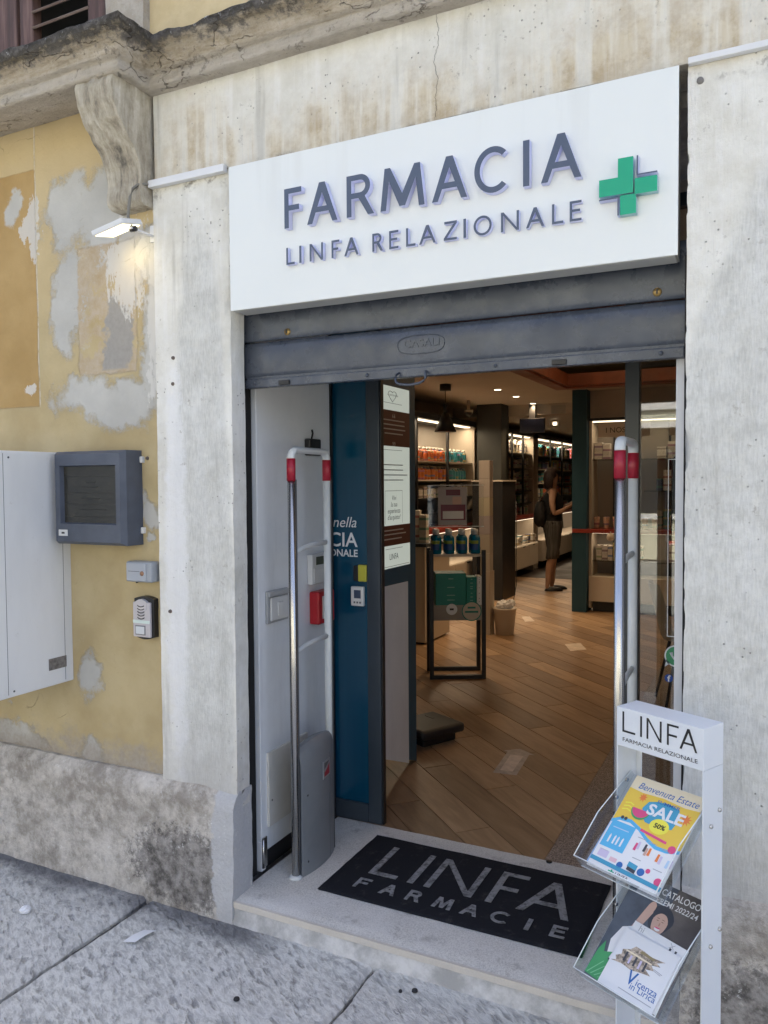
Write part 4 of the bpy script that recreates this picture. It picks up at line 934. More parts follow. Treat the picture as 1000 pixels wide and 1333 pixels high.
ink([(.24, .50), (.34, .52), (.42, .72), (.40, .80), (.33, .78), (.28, .62)], M_SKIN2, 3); ink(blob(.38, .76, .045, .06, 14, .1), M_SKIN2, 4)
ink([(.10, .36), (.16, .50), (.26, .54), (.33, .50), (.36, .30), (.22, .20), (.14, .24)], M_PAPER, 4); ink([(.20, .2), (.45, .2), (.5, .42), (.34, .48)], M_PALEB, 3)
ink([(.0, .02), (.30, .0), (.34, .10), (.24, .14), (.30, .19), (.18, .20), (.20, .27), (.10, .24), (.06, .33), (.02, .24)], M_GRLEAF, 6)
for i in range(4): ink([(.02+.05*i, .03), (.035+.05*i, .03), (.16+.045*i, .17-.03*i), (.15+.045*i, .17-.03*i)], col('pale_leaf_ink', (.22, .55, .28)), 7)
br2, ink, words, Q = flyer(TP, .070, .220, .102, ln-.014, .0055, 'opera_brochure', 'white brochure peeking out above the Vicenza in Lirica brochure', 'brochure', th=.003, rot=.05)
words('hi', .12, .885, .022, M_GREYINK, 2); ink([(.70, .90), (.78, .97), (.785, .963), (.705, .893)], M_GREYINK, 2); ink([(.70, .97), (.78, .90), (.785, .907), (.705, .977)], M_GREYINK, 2)
for x in (.72, .82): ink([(x, .85), (x+.035, .85), (x+.035, .905), (x, .905)], M_DKGR, 2)
br3, ink, words, Q = flyer(TP, .064, .214, .126, ln-.004, .0095, 'opera_brochure', 'Vicenza in Lirica brochure with torn picture of an old facade', 'brochure', th=.004, rot=.02)
ink([(.02, .42), (.10, .46), (.06, .52), (.14, .58), (.12, .66), (.24, .72), (.30, .80), (.46, .795), (.60, .77), (.84, .80), (.72, .73), (.80, .70), (.66, .66), (.74, .60), (.60, .56), (.72, .50), (.55, .47), (.40, .43), (.22, .45)], simple('old_paper_ink', (.40, .33, .26), .5, var=.7, nscale=120), 1)
for i in range(5): ink([(.20+.09*i, .50), (.235+.09*i, .50), (.235+.09*i, .66-.02*(i % 2)), (.20+.09*i, .66-.02*(i % 2))], M_LILAC if i % 2 else M_DKGR, 2)
ink([(.18, .665), (.66, .655), (.66, .68), (.18, .69)], M_PEACH, 2); ink([(.40, .74), (.66, .73), (.68, .77), (.42, .785)], col('olive_ink', (.30, .24, .12)), 2)
words('V', .40, .23, .046, M_DKB, 3, width=.024, bold=.012); words('icenza', .565, .26, .024, M_DKB, 3, width=.056); words('in Lirica', .50, .175, .022, M_DKB, 3, width=.068)
ink([(.35, .10), (.95, .10), (.95, .112), (.35, .112)], M_GREYINK, 2); ink([(.72, .62), (.88, .60), (.88, .61), (.72, .63)], M_GREYINK, 2); ink([(.72, .60), (.86, .58), (.86, .59), (.72, .61)], M_GREYINK, 2)

# ------------------------------------------------------------------ litter on the pavement
mb = MB(); mb.grid(lambda u, v: (lambda a, b: Vector((-2.453+.020*math.cos(a)*math.cos(b)*(1+.35*noise.noise((a*2, b*3, 1))), -.317+.020*math.sin(a)*math.cos(b)*(1+.35*noise.noise((a*2.5, b*2, 4))), .014+.014*math.sin(b)*(1+.3*noise.noise((a*3, b*3, 8))))))(2*math.pi*u, math.pi*(v-.5)), 18, 10, smooth=False)
tag(mb.build('paper_ball', M_PAPER), 'crumpled ball of white paper on the pavement by the plinth', 'litter')
mb = MB(); mb.grid(lambda u, v: Vector((-1.958-.03+.045*u+.016*v, -.258-.045+.012*u+.085*v, .006+.004*math.sin(3*v)+.003*u)), 4, 6)
o = mb.build('paper_scrap', M_PAPER); tag(o, 'flat white paper scrap on the pavement near the joint', 'litter')
GUM = ('large dark gum blob on the slab before the doorstep', 'round dark gum blob beside the doorstep, next to a smaller one', 'small dark gum blob beside a larger one near the doorstep', 'dark gum blob on the slab under the white wall cabinet')
for i, (x, y, r) in enumerate(((-1.456, -.371, .010), (-.981, -.098, .010), (-1.02, -.12, .006), (-2.30, -.62, .008))):
    mb = MB(); mb.lathe((x, y, -.001), [(r, 0), (r*.9, .005), (r*.5, .007), (.0005, .0075)], 10); tag(mb.build('chewing_gum', simple('old_gum', (.02, .02, .022), .7)), GUM[i], 'litter', 'gum spots on the pavement')
tag(MB().lathe((-.775, .735, .0805), [(.012, 0), (.012, .004), (.007, .006)], 12).build('floor_stop', M_BLACK), 'small black rubber stop at the edge of the wood floor', 'door stop')

# ------------------------------------------------------------------ house across the street (seen only as reflection and bounced light)
OB = thing('opposite_house', 'sunlit pale yellow house across the street with rows of windows', 'building', (-3, -12.6, 0))
m = Mat('opposite_render', rough=.9); m.set('Base Color', m.mix(m.noise(1.2, 5), (.50, .50, .38), (.58, .575, .45))); M_OPP = m.m
ob = MB(); wx = [-10.2+1.95*i for i in range(8)]; zs = [(.9, 2.6), (3.8, 5.5)]
xa = -11.0
for zi, (za, zb) in enumerate(zs):
    zlo = 0 if zi == 0 else zs[zi-1][1]
    ob.box(-11, 6.0, -12.9, -12.5, zlo, za)
    px_ = -11
    for w in wx: ob.box(px_, w, -12.9, -12.5, za, zb); px_ = w+1.1
    ob.box(px_, 6.0, -12.9, -12.5, za, zb)
ob.box(-11, 6, -12.9, -12.5, 5.5, 6.6); ob.build('wall', M_OPP, OB)
M_OGL = simple('opposite_glass', (.03, .035, .04), .1); M_OSH = simple('opposite_shutter', (.10, .15, .11), .6)
for za, zb in zs:
    for w in wx:
        wo_ = MB().box(w, w+1.1, -12.8, -12.75, za, zb).build('window', M_OGL, OB)
        fr_ = MB(); fr_.box(w-.08, w, -12.51, -12.46, za-.08, zb+.08); fr_.box(w+1.1, w+1.18, -12.51, -12.46, za-.08, zb+.08); fr_.box(w, w+1.1, -12.51, -12.44, za-.1, za); fr_.box(w, w+1.1, -12.51, -12.46, zb, zb+.1); fr_.build('frame', M_WPLAST, wo_)
MB().box(-11.05, 6.05, -12.499, -12.44, 2.95, 3.2).build('string_course', M_WPLAST, OB)
for i_ in range(9):
    a_ = -11+1.95*i_-.35
    for k_ in range(6): MB().box(max(-11, a_), min(6, a_+1.13), -12.499, -12.465, .02+.48*k_, .02+.48*k_+.46).build('stone_block', simple('opposite_stone', (.30, .285, .25), .9) if i_+k_ == 0 else bpy.data.materials['opposite_stone'], OB)
MB().box(-11.2, 6.2, -13.1, -12.2, 6.6, 6.85).build('eave', simple('roof_tile', (.3, .14, .09), .8), OB)
# ------------------------------------------------------------------ shop interior: shell
M_IWALL = simple('warm_white_wall', (.42, .36, .29), .8, var=.05, nscale=3)
M_CEIL = simple('shop_ceiling', (.52, .46, .38), .85, var=.03, nscale=3)
M_TEAL = simple('deep_teal_paint', (.008, .050, .076), .5)
M_REDW = simple('brick_red_lacquer', (.26, .035, .020), .35, var=.1, nscale=7)
M_BLKM = simple('black_metal', (.012, .012, .013), .45)
M_GREY = simple('shelf_back_grey', (.24, .21, .18), .6)
M_DRAW = simple('cream_drawer_front', (.56, .49, .40), .45)
def glassy(name, tint, base, k):
    m = Mat(name); gl = m.node('ShaderNodeBsdfGlossy'); gl.inputs['Roughness'].default_value = .01
    tr = m.node('ShaderNodeBsdfTransparent'); tr.inputs[0].default_value = (*tint, 1)
    lw = m.node('ShaderNodeLayerWeight'); lw.inputs[0].default_value = .5
    f = m.math('ADD', m.math('MULTIPLY', m.math('POWER', lw.outputs['Facing'], 4), k), base, True)
    mx_ = m.node('ShaderNodeMixShader'); m.t.links.new(f, mx_.inputs[0]); m.t.links.new(tr.outputs[0], mx_.inputs[1]); m.t.links.new(gl.outputs[0], mx_.inputs[2]); m.t.links.new(mx_.outputs[0], m.out.inputs[0])
    return m.m
M_GLASS = glassy('shopfront_glass', (.84, .86, .85), .10, .8)
# floor boards: diagonal planks, cut to the room; beyond the near part the base sheet carries on
m = Mat('oak_look_floor', rough=.42, spec=.45); V = m.map(m.obj, (1, 1, 1)); ofs = m.node('ShaderNodeVectorMath', operation='ADD')
cmb = m.node('ShaderNodeCombineXYZ'); m.t.links.new(m.math('MULTIPLY', m.rnd, 37), cmb.inputs[0]); m.t.links.new(m.math('MULTIPLY', m.rnd, 11), cmb.inputs[1])
m.t.links.new(V, ofs.inputs[0]); m.t.links.new(cmb.outputs[0], ofs.inputs[1]); OV = ofs.outputs[0]
g1 = m.noise(5, 6, .6, m.map(OV, (.45, 3.0, 1)), 1.2); g2 = m.noise(40, 4, .6, m.map(OV, (.10, 2.5, 1)))
g = m.math('ADD', m.math('MULTIPLY', g1, .75), m.math('MULTIPLY', g2, .25))
colr = m.ramp(g, [(.34, (.20, .112, .055)), (.5, (.315, .19, .097)), (.66, (.41, .262, .145))])
colr = m.mix(m.sst(m.rnd, .1, .9, 0, 1), m.mix(.18, colr, (.55, .40, .26)), m.mix(.52, colr, (.13, .08, .045))); m.set('Base Color', colr); m.bump(g, .12, .003); M_FLOOR = m.m
fb = MB().box(-4.3, .9, .746, 17.2, .03, .0745).build('floor', simple('floor_base', (.02, .013, .009), .6, var=.25, nscale=6), base=(-1.7, 5, .03)); tag(fb, kind='structure')
def clip(poly, ax, lim, sgn):
    out = []
    for i in range(len(poly)):
        a, b = poly[i], poly[(i+1) % len(poly)]; da, db = sgn*(a[ax]-lim), sgn*(b[ax]-lim)
        if da >= 0: out.append(a)
        if da*db < 0: t = da/(da-db); out.append((a[0]+(b[0]-a[0])*t, a[1]+(b[1]-a[1])*t))
    return out
ANG = math.radians(-43.5); ca, sa = math.cos(ANG), math.sin(ANG); PWd, PLn = .170, 1.12
px0, py0 = -1.216, .831
np_ = 0
for j in range(-45, 50):
    for i in range(-9, 9):
        l0 = i*PLn + (j % 3)*PLn/3 + .02; w0_ = j*PWd
        R_ = [(l0+.0025, w0_+.0025), (l0+PLn-.0025, w0_+.0025), (l0+PLn-.0025, w0_+PWd-.0025), (l0+.0025, w0_+PWd-.0025)]
        poly = [(px0+x*ca-y*sa, py0+x*sa+y*ca) for x, y in R_]
        for ax, lim, sg in ((0, -4.2, 1), (0, -.797, -1), (1, .747, 1), (1, 9.6, -1)):
            poly = clip(poly, ax, lim, sg)
            if len(poly) < 3: break
        if len(poly) < 3: continue
        cxp = sum(p[0] for p in poly)/len(poly); cyp = sum(p[1] for p in poly)/len(poly)
        if cxp < -1.75-(cyp-.75)*.55 and cyp < 4.5: continue      # behind the door pocket wall: never in sight
        loc = [((x-cxp)*ca+(y-cyp)*sa, -(x-cxp)*sa+(y-cyp)*ca, 0) for x, y in poly]
        mb = MB(); mb.prism(loc, (0, 0, .0055)); o = mb.build('plank', M_FLOOR, base=(0, 0, 0)); o.parent = fb
        o.location = Vector((cxp, cyp, .0745))-fb.location; o.rotation_euler = (0, 0, ANG); np_ += 1
gb = 0
for i in range(16):
    y0_ = .747+i*.62
    MB().box(-.795, -.2, y0_+.001, y0_+.619, .0746, .0805).build('granite_tile', M_GRANITE, fb)
    MB().box(-.198, .85, y0_+.001, y0_+.619, .0746, .0805).build('granite_tile', M_GRANITE, fb)
# walls and ceilings
def struct(nm, *boxes, mt=M_IWALL):
    mb = MB()
    for b in boxes: mb.box(*b)
    return tag(mb.build(nm, mt), kind='structure')
struct('wall_left', (-4.25, -4.05, .8, 17, .0, 2.9)); struct('wall_right', (.85, 1.0, .745, 17, .0, 2.9)); struct('wall_back', (-4.25, 1.0, 16.9, 17.05, .0, 2.9))
struct('wall_front', (-4.25, -1.815, .80, .86, .08, 2.64), mt=M_TEAL)
HX0, HX1, HY0, HY1 = -1.95, .45, 2.4, 5.95
struct('ceiling', (-4.25, HX0, .74, 8.1, 2.6, 2.64), (HX1, 1, .74, 8.1, 2.6, 2.64), (HX0, HX1, .74, HY0, 2.6, 2.64), (HX0, HX1, HY1, 8.1, 2.6, 2.64), (-4.25, 1, 8.1, 17, 2.455, 2.49), (-4.25, 1, 8.1, 8.14, 2.49, 2.64), (HX0-.2, HX1+.2, HY0-.2, HY1+.2, 2.80, 2.83), mt=M_CEIL)
M_COFF = simple('red_brown_wood', (.20, .055, .022), .45, var=.2, nscale=6)
CF = thing('ceiling_coffer', 'red framed ceiling recess with warm cove light', 'ceiling light', (-.75, 4.2, 2.52))
for b in ((HX0-.13, HX0, HY0-.13, HY1+.13), (HX1, HX1+.13, HY0-.13, HY1+.13), (HX0, HX1, HY0-.13, HY0), (HX0, HX1, HY1, HY1+.13)):
    MB().box(*b, 2.535, 2.598, bev=.004).build('red_board', M_COFF, CF); 
for b in ((HX0, HX0+.03, HY0, HY1), (HX1-.03, HX1, HY0, HY1), (HX0+.03, HX1-.03, HY0, HY0+.03), (HX0+.03, HX1-.03, HY1-.03, HY1)):
    MB().box(*b, 2.555, 2.68).build('upstand', M_COFF, CF)
def area(nm, loc, sx, sy, e, colr, rot, parent):
    l = bpy.data.lights.new(nm, 'AREA'); l.shape = 'RECTANGLE'; l.size = sx; l.size_y = sy; l.energy = e; l.color = colr
    o = bpy.data.objects.new(nm, l); C.objects.link(o); o.location = Vector(loc)-off(parent); o.rotation_euler = rot; o.parent = parent; return o
WARM = (1, .70, .42)
area('cove_light', (-.75, 4.2, 2.66), 1.9, 3.0, 9, WARM, (math.pi, 0, 0), CF)

# ------------------------------------------------------------------ shopfront: sliding leaf, mullion, fixed pane, side panel
M_FRAME = simple('slate_door_frame', (.030, .042, .055), .4, var=.1, nscale=5)
m = Mat('blue_film_glass', (.004, .058, .125), .12, 0, .6); n = m.noise(3, 3, .5, m.map(m.obj, (6, 1, .05))); m.set('Base Color', m.mix(n, (.003, .040, .078), (.005, .075, .14))); M_BLUE = m.m
SD = thing('sliding_door', 'slate framed sliding door leaf with blue film slid into the left', 'door', (-1.9, .76, .085))
MB().box(-2.45, -1.577, .752, .768, .165, 2.4).build('blue_pane', M_BLUE, SD)
for a, b in ((-1.5765, -1.513), (-2.45, -2.40)): MB().box(a, b, .74, .78, .085, 2.4, bev=.003).build('stile', M_FRAME, SD)
MB().box(-1.5125, -1.506, .748, .772, .085, 2.4).build('seal', M_BLACK, SD)
MB().box(-2.39, -1.5775, .74, .78, .085, .1645, bev=.002).build('bottom_rail', M_FRAME, SD)
MB().box(-1.80, -1.7405, .7235, .7395, .082, 2.4).build('pocket_post', M_BLACK, SD)
M_WINK = simple('white_vinyl', (.72, .74, .75), .5)
text('nella', .066, (-1.632, .7515, 1.381), EX, EZ, M_WINK, SD, 'vinyl_words', align='RIGHT', shear=.25)
text('FARMACIA', .088, (-1.628, .7515, 1.296), EX, EZ, M_WINK, SD, 'vinyl_words', align='RIGHT', bold=.012)
text('RELAZIONALE', .044, (-1.626, .7515, 1.252), EX, EZ, M_WINK, SD, 'vinyl_words', align='RIGHT', bold=.02)
YS = thing('door_sensor', 'yellow and black sensor box stuck on the blue door pane', 'sensor', (-1.6, .74, 1.145))
MB().box(-1.642, -1.618, .738, .7518, 1.147, 1.214, bev=.003).build('black_half', M_BLACK, YS)
MB().box(-1.6175, -1.5775, .734, .7518, 1.146, 1.219, bev=.004).build('yellow_half', simple('yellow_plastic', (.50, .47, .05), .4), YS)
TH = thing('thermostat', 'small white thermostat on the blue door pane below the yellow sensor', 'thermostat', (-1.62, .74, 1.037))
MB().box(-1.655, -1.592, .736, .7518, 1.038, 1.123, bev=.004).build('case', M_WPLAST, TH)
MB().box(-1.638, -1.605, .7345, .7358, 1.072, 1.108).build('display', simple('bluish_lcd', (.05, .07, .12), .3), TH)
for x in (-1.636, -1.622, -1.608): MB().box(x-.004, x+.004, .7345, .7358, 1.05, 1.058).build('key', M_ALUD, TH)
# blue side panel with the poster
SP = thing('side_panel', 'blue side panel with white lower field standing behind the sliding door', 'panel', (-1.715, 1.3, .09))
m_pan = simple('petrol_blue_panel', (.012, .075, .125), .45)
MB().prism([(-1.735, 1.08, .26), (-1.735, 1.535, .082), (-1.735, 1.535, 2.598), (-1.735, 1.08, 2.598)], (.035, 0, 0)).build('panel', m_pan, SP)
MB().prism([(-1.6998, 1.10, .235), (-1.6998, 1.43, .105), (-1.6998, 1.43, 1.062), (-1.6998, 1.10, 1.068)], (.003, 0, 0)).build('white_field', M_LINING, SP)
m = Mat('backlit_poster', (.60, .66, .60), .4); m.emit((.86, .96, .86), .10); M_LBOX = m.m
PO = thing('poster', 'tall white poster with two brown bands of text on the blue panel', 'poster', (-1.70, 1.3, 1.15))
pxx = -1.6988; EYd = Vector((0, 1, 0))
MB().box(-1.6996, pxx, 1.10, 1.462, 1.150, 2.050).build('sheet', M_LBOX, PO)
M_BROWN = simple('brown_band', (.13, .035, .018), .5); M_CRINK = simple('cream_print', (.62, .55, .48), .5)
def pq(y0, y1, z0, z1, mt, k=1, nm='print'): return MB().flat([(pxx+k*.0005, y0, z0), (pxx+k*.0005, y1, z0), (pxx+k*.0005, y1, z1), (pxx+k*.0005, y0, z1)]).build(nm, mt, PO, fix=False)
pq(1.10, 1.462, 1.755, 1.932, M_BROWN); pq(1.10, 1.462, 1.262, 1.362, M_BROWN)
for z, a, b in ((1.88, 1.14, 1.40), (1.858, 1.14, 1.40), (1.836, 1.15, 1.41), (1.814, 1.17, 1.38), (1.335, 1.15, 1.38), (1.315, 1.15, 1.41), (1.292, 1.15, 1.36)): pq(a, b, z, z+.006, M_CRINK, 2)
for z, a, b in ((1.66, 1.14, 1.38), (1.635, 1.14, 1.38), (1.61, 1.14, 1.43), (1.585, 1.16, 1.38)): pq(a, b, z, z+.005, M_GREYINK, 2)
text('“', .09, (pxx+.001, 1.255, 1.855), EYd, EZ, M_CRINK, PO); text('”', .09, (pxx+.001, 1.255, 1.715), EYd, EZ, M_CRINK, PO)
for y0_, y1_, z0_, z1_ in ((1.17, 1.37, 1.533, 1.535), (1.17, 1.172, 1.37, 1.535), (1.368, 1.37, 1.37, 1.535), (1.16, 1.37, 1.966, 1.968), (1.16, 1.37, 1.735, 1.737), (1.17, 1.37, 1.245, 1.247), (1.11, 1.45, 1.158, 1.160)): pq(y0_, y1_, z0_, z1_, M_INK, 2)
for i, s in enumerate(('Vivi', 'la tua', 'esperienza', "d'acquisto!")): text(s, .034, (pxx+.001, 1.27, 1.487-.032*i), EYd, EZ, M_INK, PO, 'printed_words', align='CENTER', shear=.2)
text('LINFA', .042, (pxx+.001, 1.215, 1.192), EYd, EZ, M_INK, PO, 'printed_words', width=.10)
hp = [(pxx+.001, 1.26+.045*math.sin(t)**3, 2.005+.026*(math.cos(t)-.35*math.cos(2*t)-.12*math.cos(3*t))) for t in [2*math.pi*i/30 for i in range(31)]]
MB().tube(hp, .0012, 5).build('printed_heart', M_INK, PO)
text('La mia farmacia', .016, (pxx+.0022, 1.20, 2.003), EYd, EZ, M_INK, PO, 'printed_words', shear=.2, width=.12)
# mullion and fixed pane on the right
FX = thing('fixed_pane', 'fixed shopfront pane with dark mullion right of the doorway', 'window', (-.35, .76, .08))
MB().box(-.495, -.443, .735, .785, .0805, 2.598, bev=.003).build('mullion', simple('dark_grey_mullion', (.05, .056, .056), .4), FX)
MB().box(-.4425, -.12, .757, .763, .09, 2.55).build('glass', M_GLASS, FX)
MB().box(-.4425, -.12, .74, .78, .0805, .0895).build('sill_rail', M_FRAME, FX)
MB().box(-.4425, -.12, .74, .78, 2.551, 2.598).build('head_rail', M_FRAME, FX)
def deco(pts, mt, y, nm, par): return MB().flat([(x, y, z) for x, z in pts]).build(nm, mt, par, fix=False)
VO = thing('window_decal', 'thin white outlined rectangle on the shopfront pane', 'decal', (-.3, .756, 1.0))
for x0_, x1_, z0_, z1_ in ((-.345, -.342, 1.005, 1.655), (-.342, -.19, 1.652, 1.655), (-.342, -.19, 1.005, 1.008)): deco([(x0_, z0_), (x1_, z0_), (x1_, z1_), (x0_, z1_)], M_WINK, .7562, 'line', VO)
WS = thing('window_decal', 'round green phone chat sticker on the shopfront pane', 'decal', (-.31, .756, .90))
def disc(cx_, cz_, r, n=28): return [(cx_+r*math.cos(2*math.pi*i/n), cz_+r*math.sin(2*math.pi*i/n)) for i in range(n)]
deco(disc(-.313, .935, .040), M_WINK, .7562, 'bubble_rim', WS); deco([(-.352, .893), (-.335, .905), (-.345, .925)], M_WINK, .7562, 'bubble_tail', WS)
deco(disc(-.313, .935, .035), simple('chat_green', (.05, .30, .13), .4), .7558, 'bubble', WS)
MB().tube([(-.330, .7553, .948), (-.326, .7553, .935), (-.318, .7553, .924), (-.305, .7553, .918), (-.298, .7553, .921)], [.006, .0035, .0035, .0035, .006], 8).build('handset', M_WINK, WS)
FBk = thing('window_decal', 'small round blue sticker with white letter f on the pane', 'decal', (-.34, .756, .84))
deco(disc(-.3375, .8515, .0145), simple('sticker_blue', (.015, .07, .32), .4), .7562, 'disc', FBk)
text('f', .032, (-.3415, .7555, .840), EX, EZ, M_WINK, FBk, 'sticker_letter', bold=.03)

# ------------------------------------------------------------------ ceiling fittings
m = Mat('lit_lamp_disc', (.9, .8, .6), .4); m.emit((1, .86, .64), 1.6); M_LIT = m.m
m = Mat('lit_strip', (.9, .8, .6), .4); m.emit((1, .82, .58), .7); M_STRIP = m.m
def downlight(x, y, z, e, label):
    t_ = thing('downlight', label, 'lamp', (x, y, z), 'recessed ceiling downlights')
    MB().lathe((x, y, z-.004), [(.055, .0035), (.055, 0), (.043, 0), (.040, .003)], 20).build('ring', M_DRAW, t_)
    MB().lathe((x, y, z-.0055), [(.038, .001), (.038, 0)], 20).build('lens', M_LIT, t_)
    if e:
        l = bpy.data.lights.new('downlight_beam', 'SPOT'); o = bpy.data.objects.new('downlight_beam', l); C.objects.link(o); o.parent = t_; o.location = (0, 0, -.012)
        l.energy = e*2.4; l.color = WARM; l.spot_size = math.radians(110); l.spot_blend = .7; l.shadow_soft_size = .03
downlight(-2.777, 6.22, 2.6, 7, 'recessed round downlight nearest the pendant lamp'); downlight(-2.808, 7.025, 2.6, 6, 'recessed round downlight in the middle of its row'); downlight(-2.863, 7.97, 2.6, 6, 'recessed round downlight beside the ceiling step')
downlight(-2.3, 9.6, 2.455, 7, 'recessed downlight in the lowered ceiling above the shopper'); downlight(-2.9, 11.5, 2.455, 6, 'recessed downlight in the lowered ceiling by the exit lamp')
downlight(-2.6, 4.4, 2.6, 8, 'recessed round downlight over the floor in front of the display table')
PN = thing('pendant_lamp', 'black cone pendant lamp hanging before the orange bottles', 'lamp', (-3.109, 5.48, 2.09))
MB().lathe((-3.109, 5.48, 2.53), [(.06, 0), (.06, .068)], 20).build('canopy', M_BLKM, PN)
MB().tube([(-3.109, 5.48, 2.53), (-3.109, 5.48, 2.30)], .004, 6).build('cord', M_BLKM, PN)
MB().lathe((-3.109, 5.48, 2.28), [(.022, -.01), (.022, .10), (.012, .12)], 14).build('socket', M_BLKM, PN)
MB().lathe((-3.109, 5.48, 2.10), [(.115, 0), (.118, 0), (.03, .20), (.02, .20), (.028, .19), (.112, .004)], 28).build('shade', M_BLKM, PN)
MB().lathe((-3.109, 5.48, 2.104), [(.098, 0), (.098, .004)], 24).build('diffuser', M_STRIP, PN)
TV = thing('ceiling_monitor', 'black flat monitor hanging from the ceiling step', 'monitor', (-2.88, 8.0, 2.21))
MB().box(-3.05, -2.71, 7.98, 8.02, 2.21, 2.405, bev=.004).build('screen_case', M_BLACK, TV); MB().box(-3.04, -2.72, 7.9775, 7.9805, 2.22, 2.395).build('screen', simple('dark_navy_screen', (.008, .01, .022), .2), TV)
MB().box(-2.92, -2.84, 7.99, 8.03, 2.40, 2.6).build('mount', M_BLKM, TV)
EL = thing('exit_lamp', 'small lit emergency lamp beyond the hanging monitor', 'lamp', (-2.83, 9.0, 2.36))
MB().box(-2.90, -2.76, 8.98, 9.03, 2.36, 2.43, bev=.006).build('case', M_DRAW, EL); MB().box(-2.85, -2.80, 8.974, 8.981, 2.375, 2.415).build('lens', M_LIT, EL)
DMc = thing('dome_camera', 'small black dome camera hanging from the shop ceiling', 'camera', (-3.484, 7.2, 2.42))
MB().lathe((-3.484, 7.2, 2.45), [(.0005, -.05), (.03, -.042), (.05, -.015), (.052, .0)], 18).build('dome', M_BLACK, DMc); MB().lathe((-3.484, 7.2, 2.45), [(.055, 0), (.055, .03), (.02, .035), (.02, .15)], 18).build('base', M_DRAW, DMc)
tag(MB().box(-2.65, -2.46, 8.088, 8.099, 2.46, 2.57).build('notice', simple('grey_notice', (.36, .34, .30), .6)), 'small printed notice on the ceiling step beside the teal column', 'notice')
tag(MB().box(-2.055, -1.892, 6.70, 7.0, .08, 2.60).build('column', M_TEAL), 'deep teal square column beside the product cabinet', 'column')
tag(MB().box(-3.58, -3.24, 7.78, 8.12, .08, 2.6).build('column', simple('dark_olive_column', (.035, .035, .03), .6)), 'dark square column between the two wall shelves', 'column')
CU = thing('cash_unit', 'tall black unit with pale top in front of the dark column', 'unit', (-3.22, 7.4, .08)); MB().box(-3.42, -3.02, 7.15, 7.70, .08, 1.57, bev=.006).build('body', M_BLACK, CU); MB().box(-3.43, -3.01, 7.14, 7.71, 1.571, 1.59).build('top', M_DRAW, CU)

# ------------------------------------------------------------------ wall shelves with products
rnd = random.Random(11)
def pal(c, r=.45):
    m = Mat('carton_%02x%02x%02x' % tuple(int(255*min(1, q)) for q in c), c, r); z_ = m.xyz(m.obj)[2]
    hue = m.ramp(m.rnd, [(0, (.30, .05, .04)), (.2, (.05, .13, .30)), (.4, (.06, .25, .20)), (.6, (.45, .30, .08)), (.8, (.12, .10, .10)), (1, (.35, .12, .25))])
    f_ = m.math('FRACT', m.math('MULTIPLY', m.math('ADD', z_, m.math('MULTIPLY', m.rnd, .05)), 11))
    band = m.math('MULTIPLY', m.sst(f_, .50, .54), m.sst(f_, .80, .76)); txt_ = m.math('MULTIPLY', m.sst(m.noise(170, 2, .5, m.map(m.obj, (1, 1, 2))), .52, .56), m.sst(f_, .45, .40))
    cc = m.mix(m.math('MULTIPLY', band, .8), c, hue); cc = m.mix(m.math('MULTIPLY', txt_, .45), cc, tuple(q*.3 for q in c)); m.set('Base Color', cc); return m.m
def pal_(c, r=.45): return simple('carton_%02x%02x%02x' % tuple(int(255*min(1, q)) for q in c), c, r)
P_WHITE = [pal((.58, .53, .46)), pal((.50, .46, .40)), pal((.62, .58, .52)), pal((.40, .36, .30))]
P_COL = [pal((.45, .09, .02)), pal((.50, .14, .03)), pal((.02, .16, .19)), pal((.03, .20, .24)), pal((.30, .06, .05)), pal((.10, .22, .12)), pal((.06, .09, .2)), pal((.45, .36, .10))]
pm = {}
def carton(w, d, h, mt):
    k = (w, d, h, mt.name)
    if k not in pm:
        mb = MB(); mb.box(-w/2, w/2, -d/2, d/2, 0, h, bev=.002, seg=1); o = mb.build('carton', mt); pm[k] = o.data; C.objects.unlink(o); bpy.data.objects.remove(o)
    return pm[k]
def bottle_mesh(mt, r, h, cap):
    k = ('b', mt.name, r, h)
    if k not in pm:
        mb = MB(); mb.lathe((0, 0, 0), [(r*.9, 0), (r, .006), (r, h*.68), (r*.8, h*.76), (r*.4, h*.80)], 12, 0); mb.lathe((0, 0, 0), [(r*.5, h*.80), (r*.5, h)], 12, 1)
        o = mb.build('bottle', [mt, cap]); pm[k] = o.data; C.objects.unlink(o); bpy.data.objects.remove(o)
    return pm[k]
def item(me, nm, loc, rz, label, cat, group):
    o = bpy.data.objects.new(nm, me); C.objects.link(o); o.location = loc; o.rotation_euler = (0, 0, rz); return tag(o, label, cat, group)
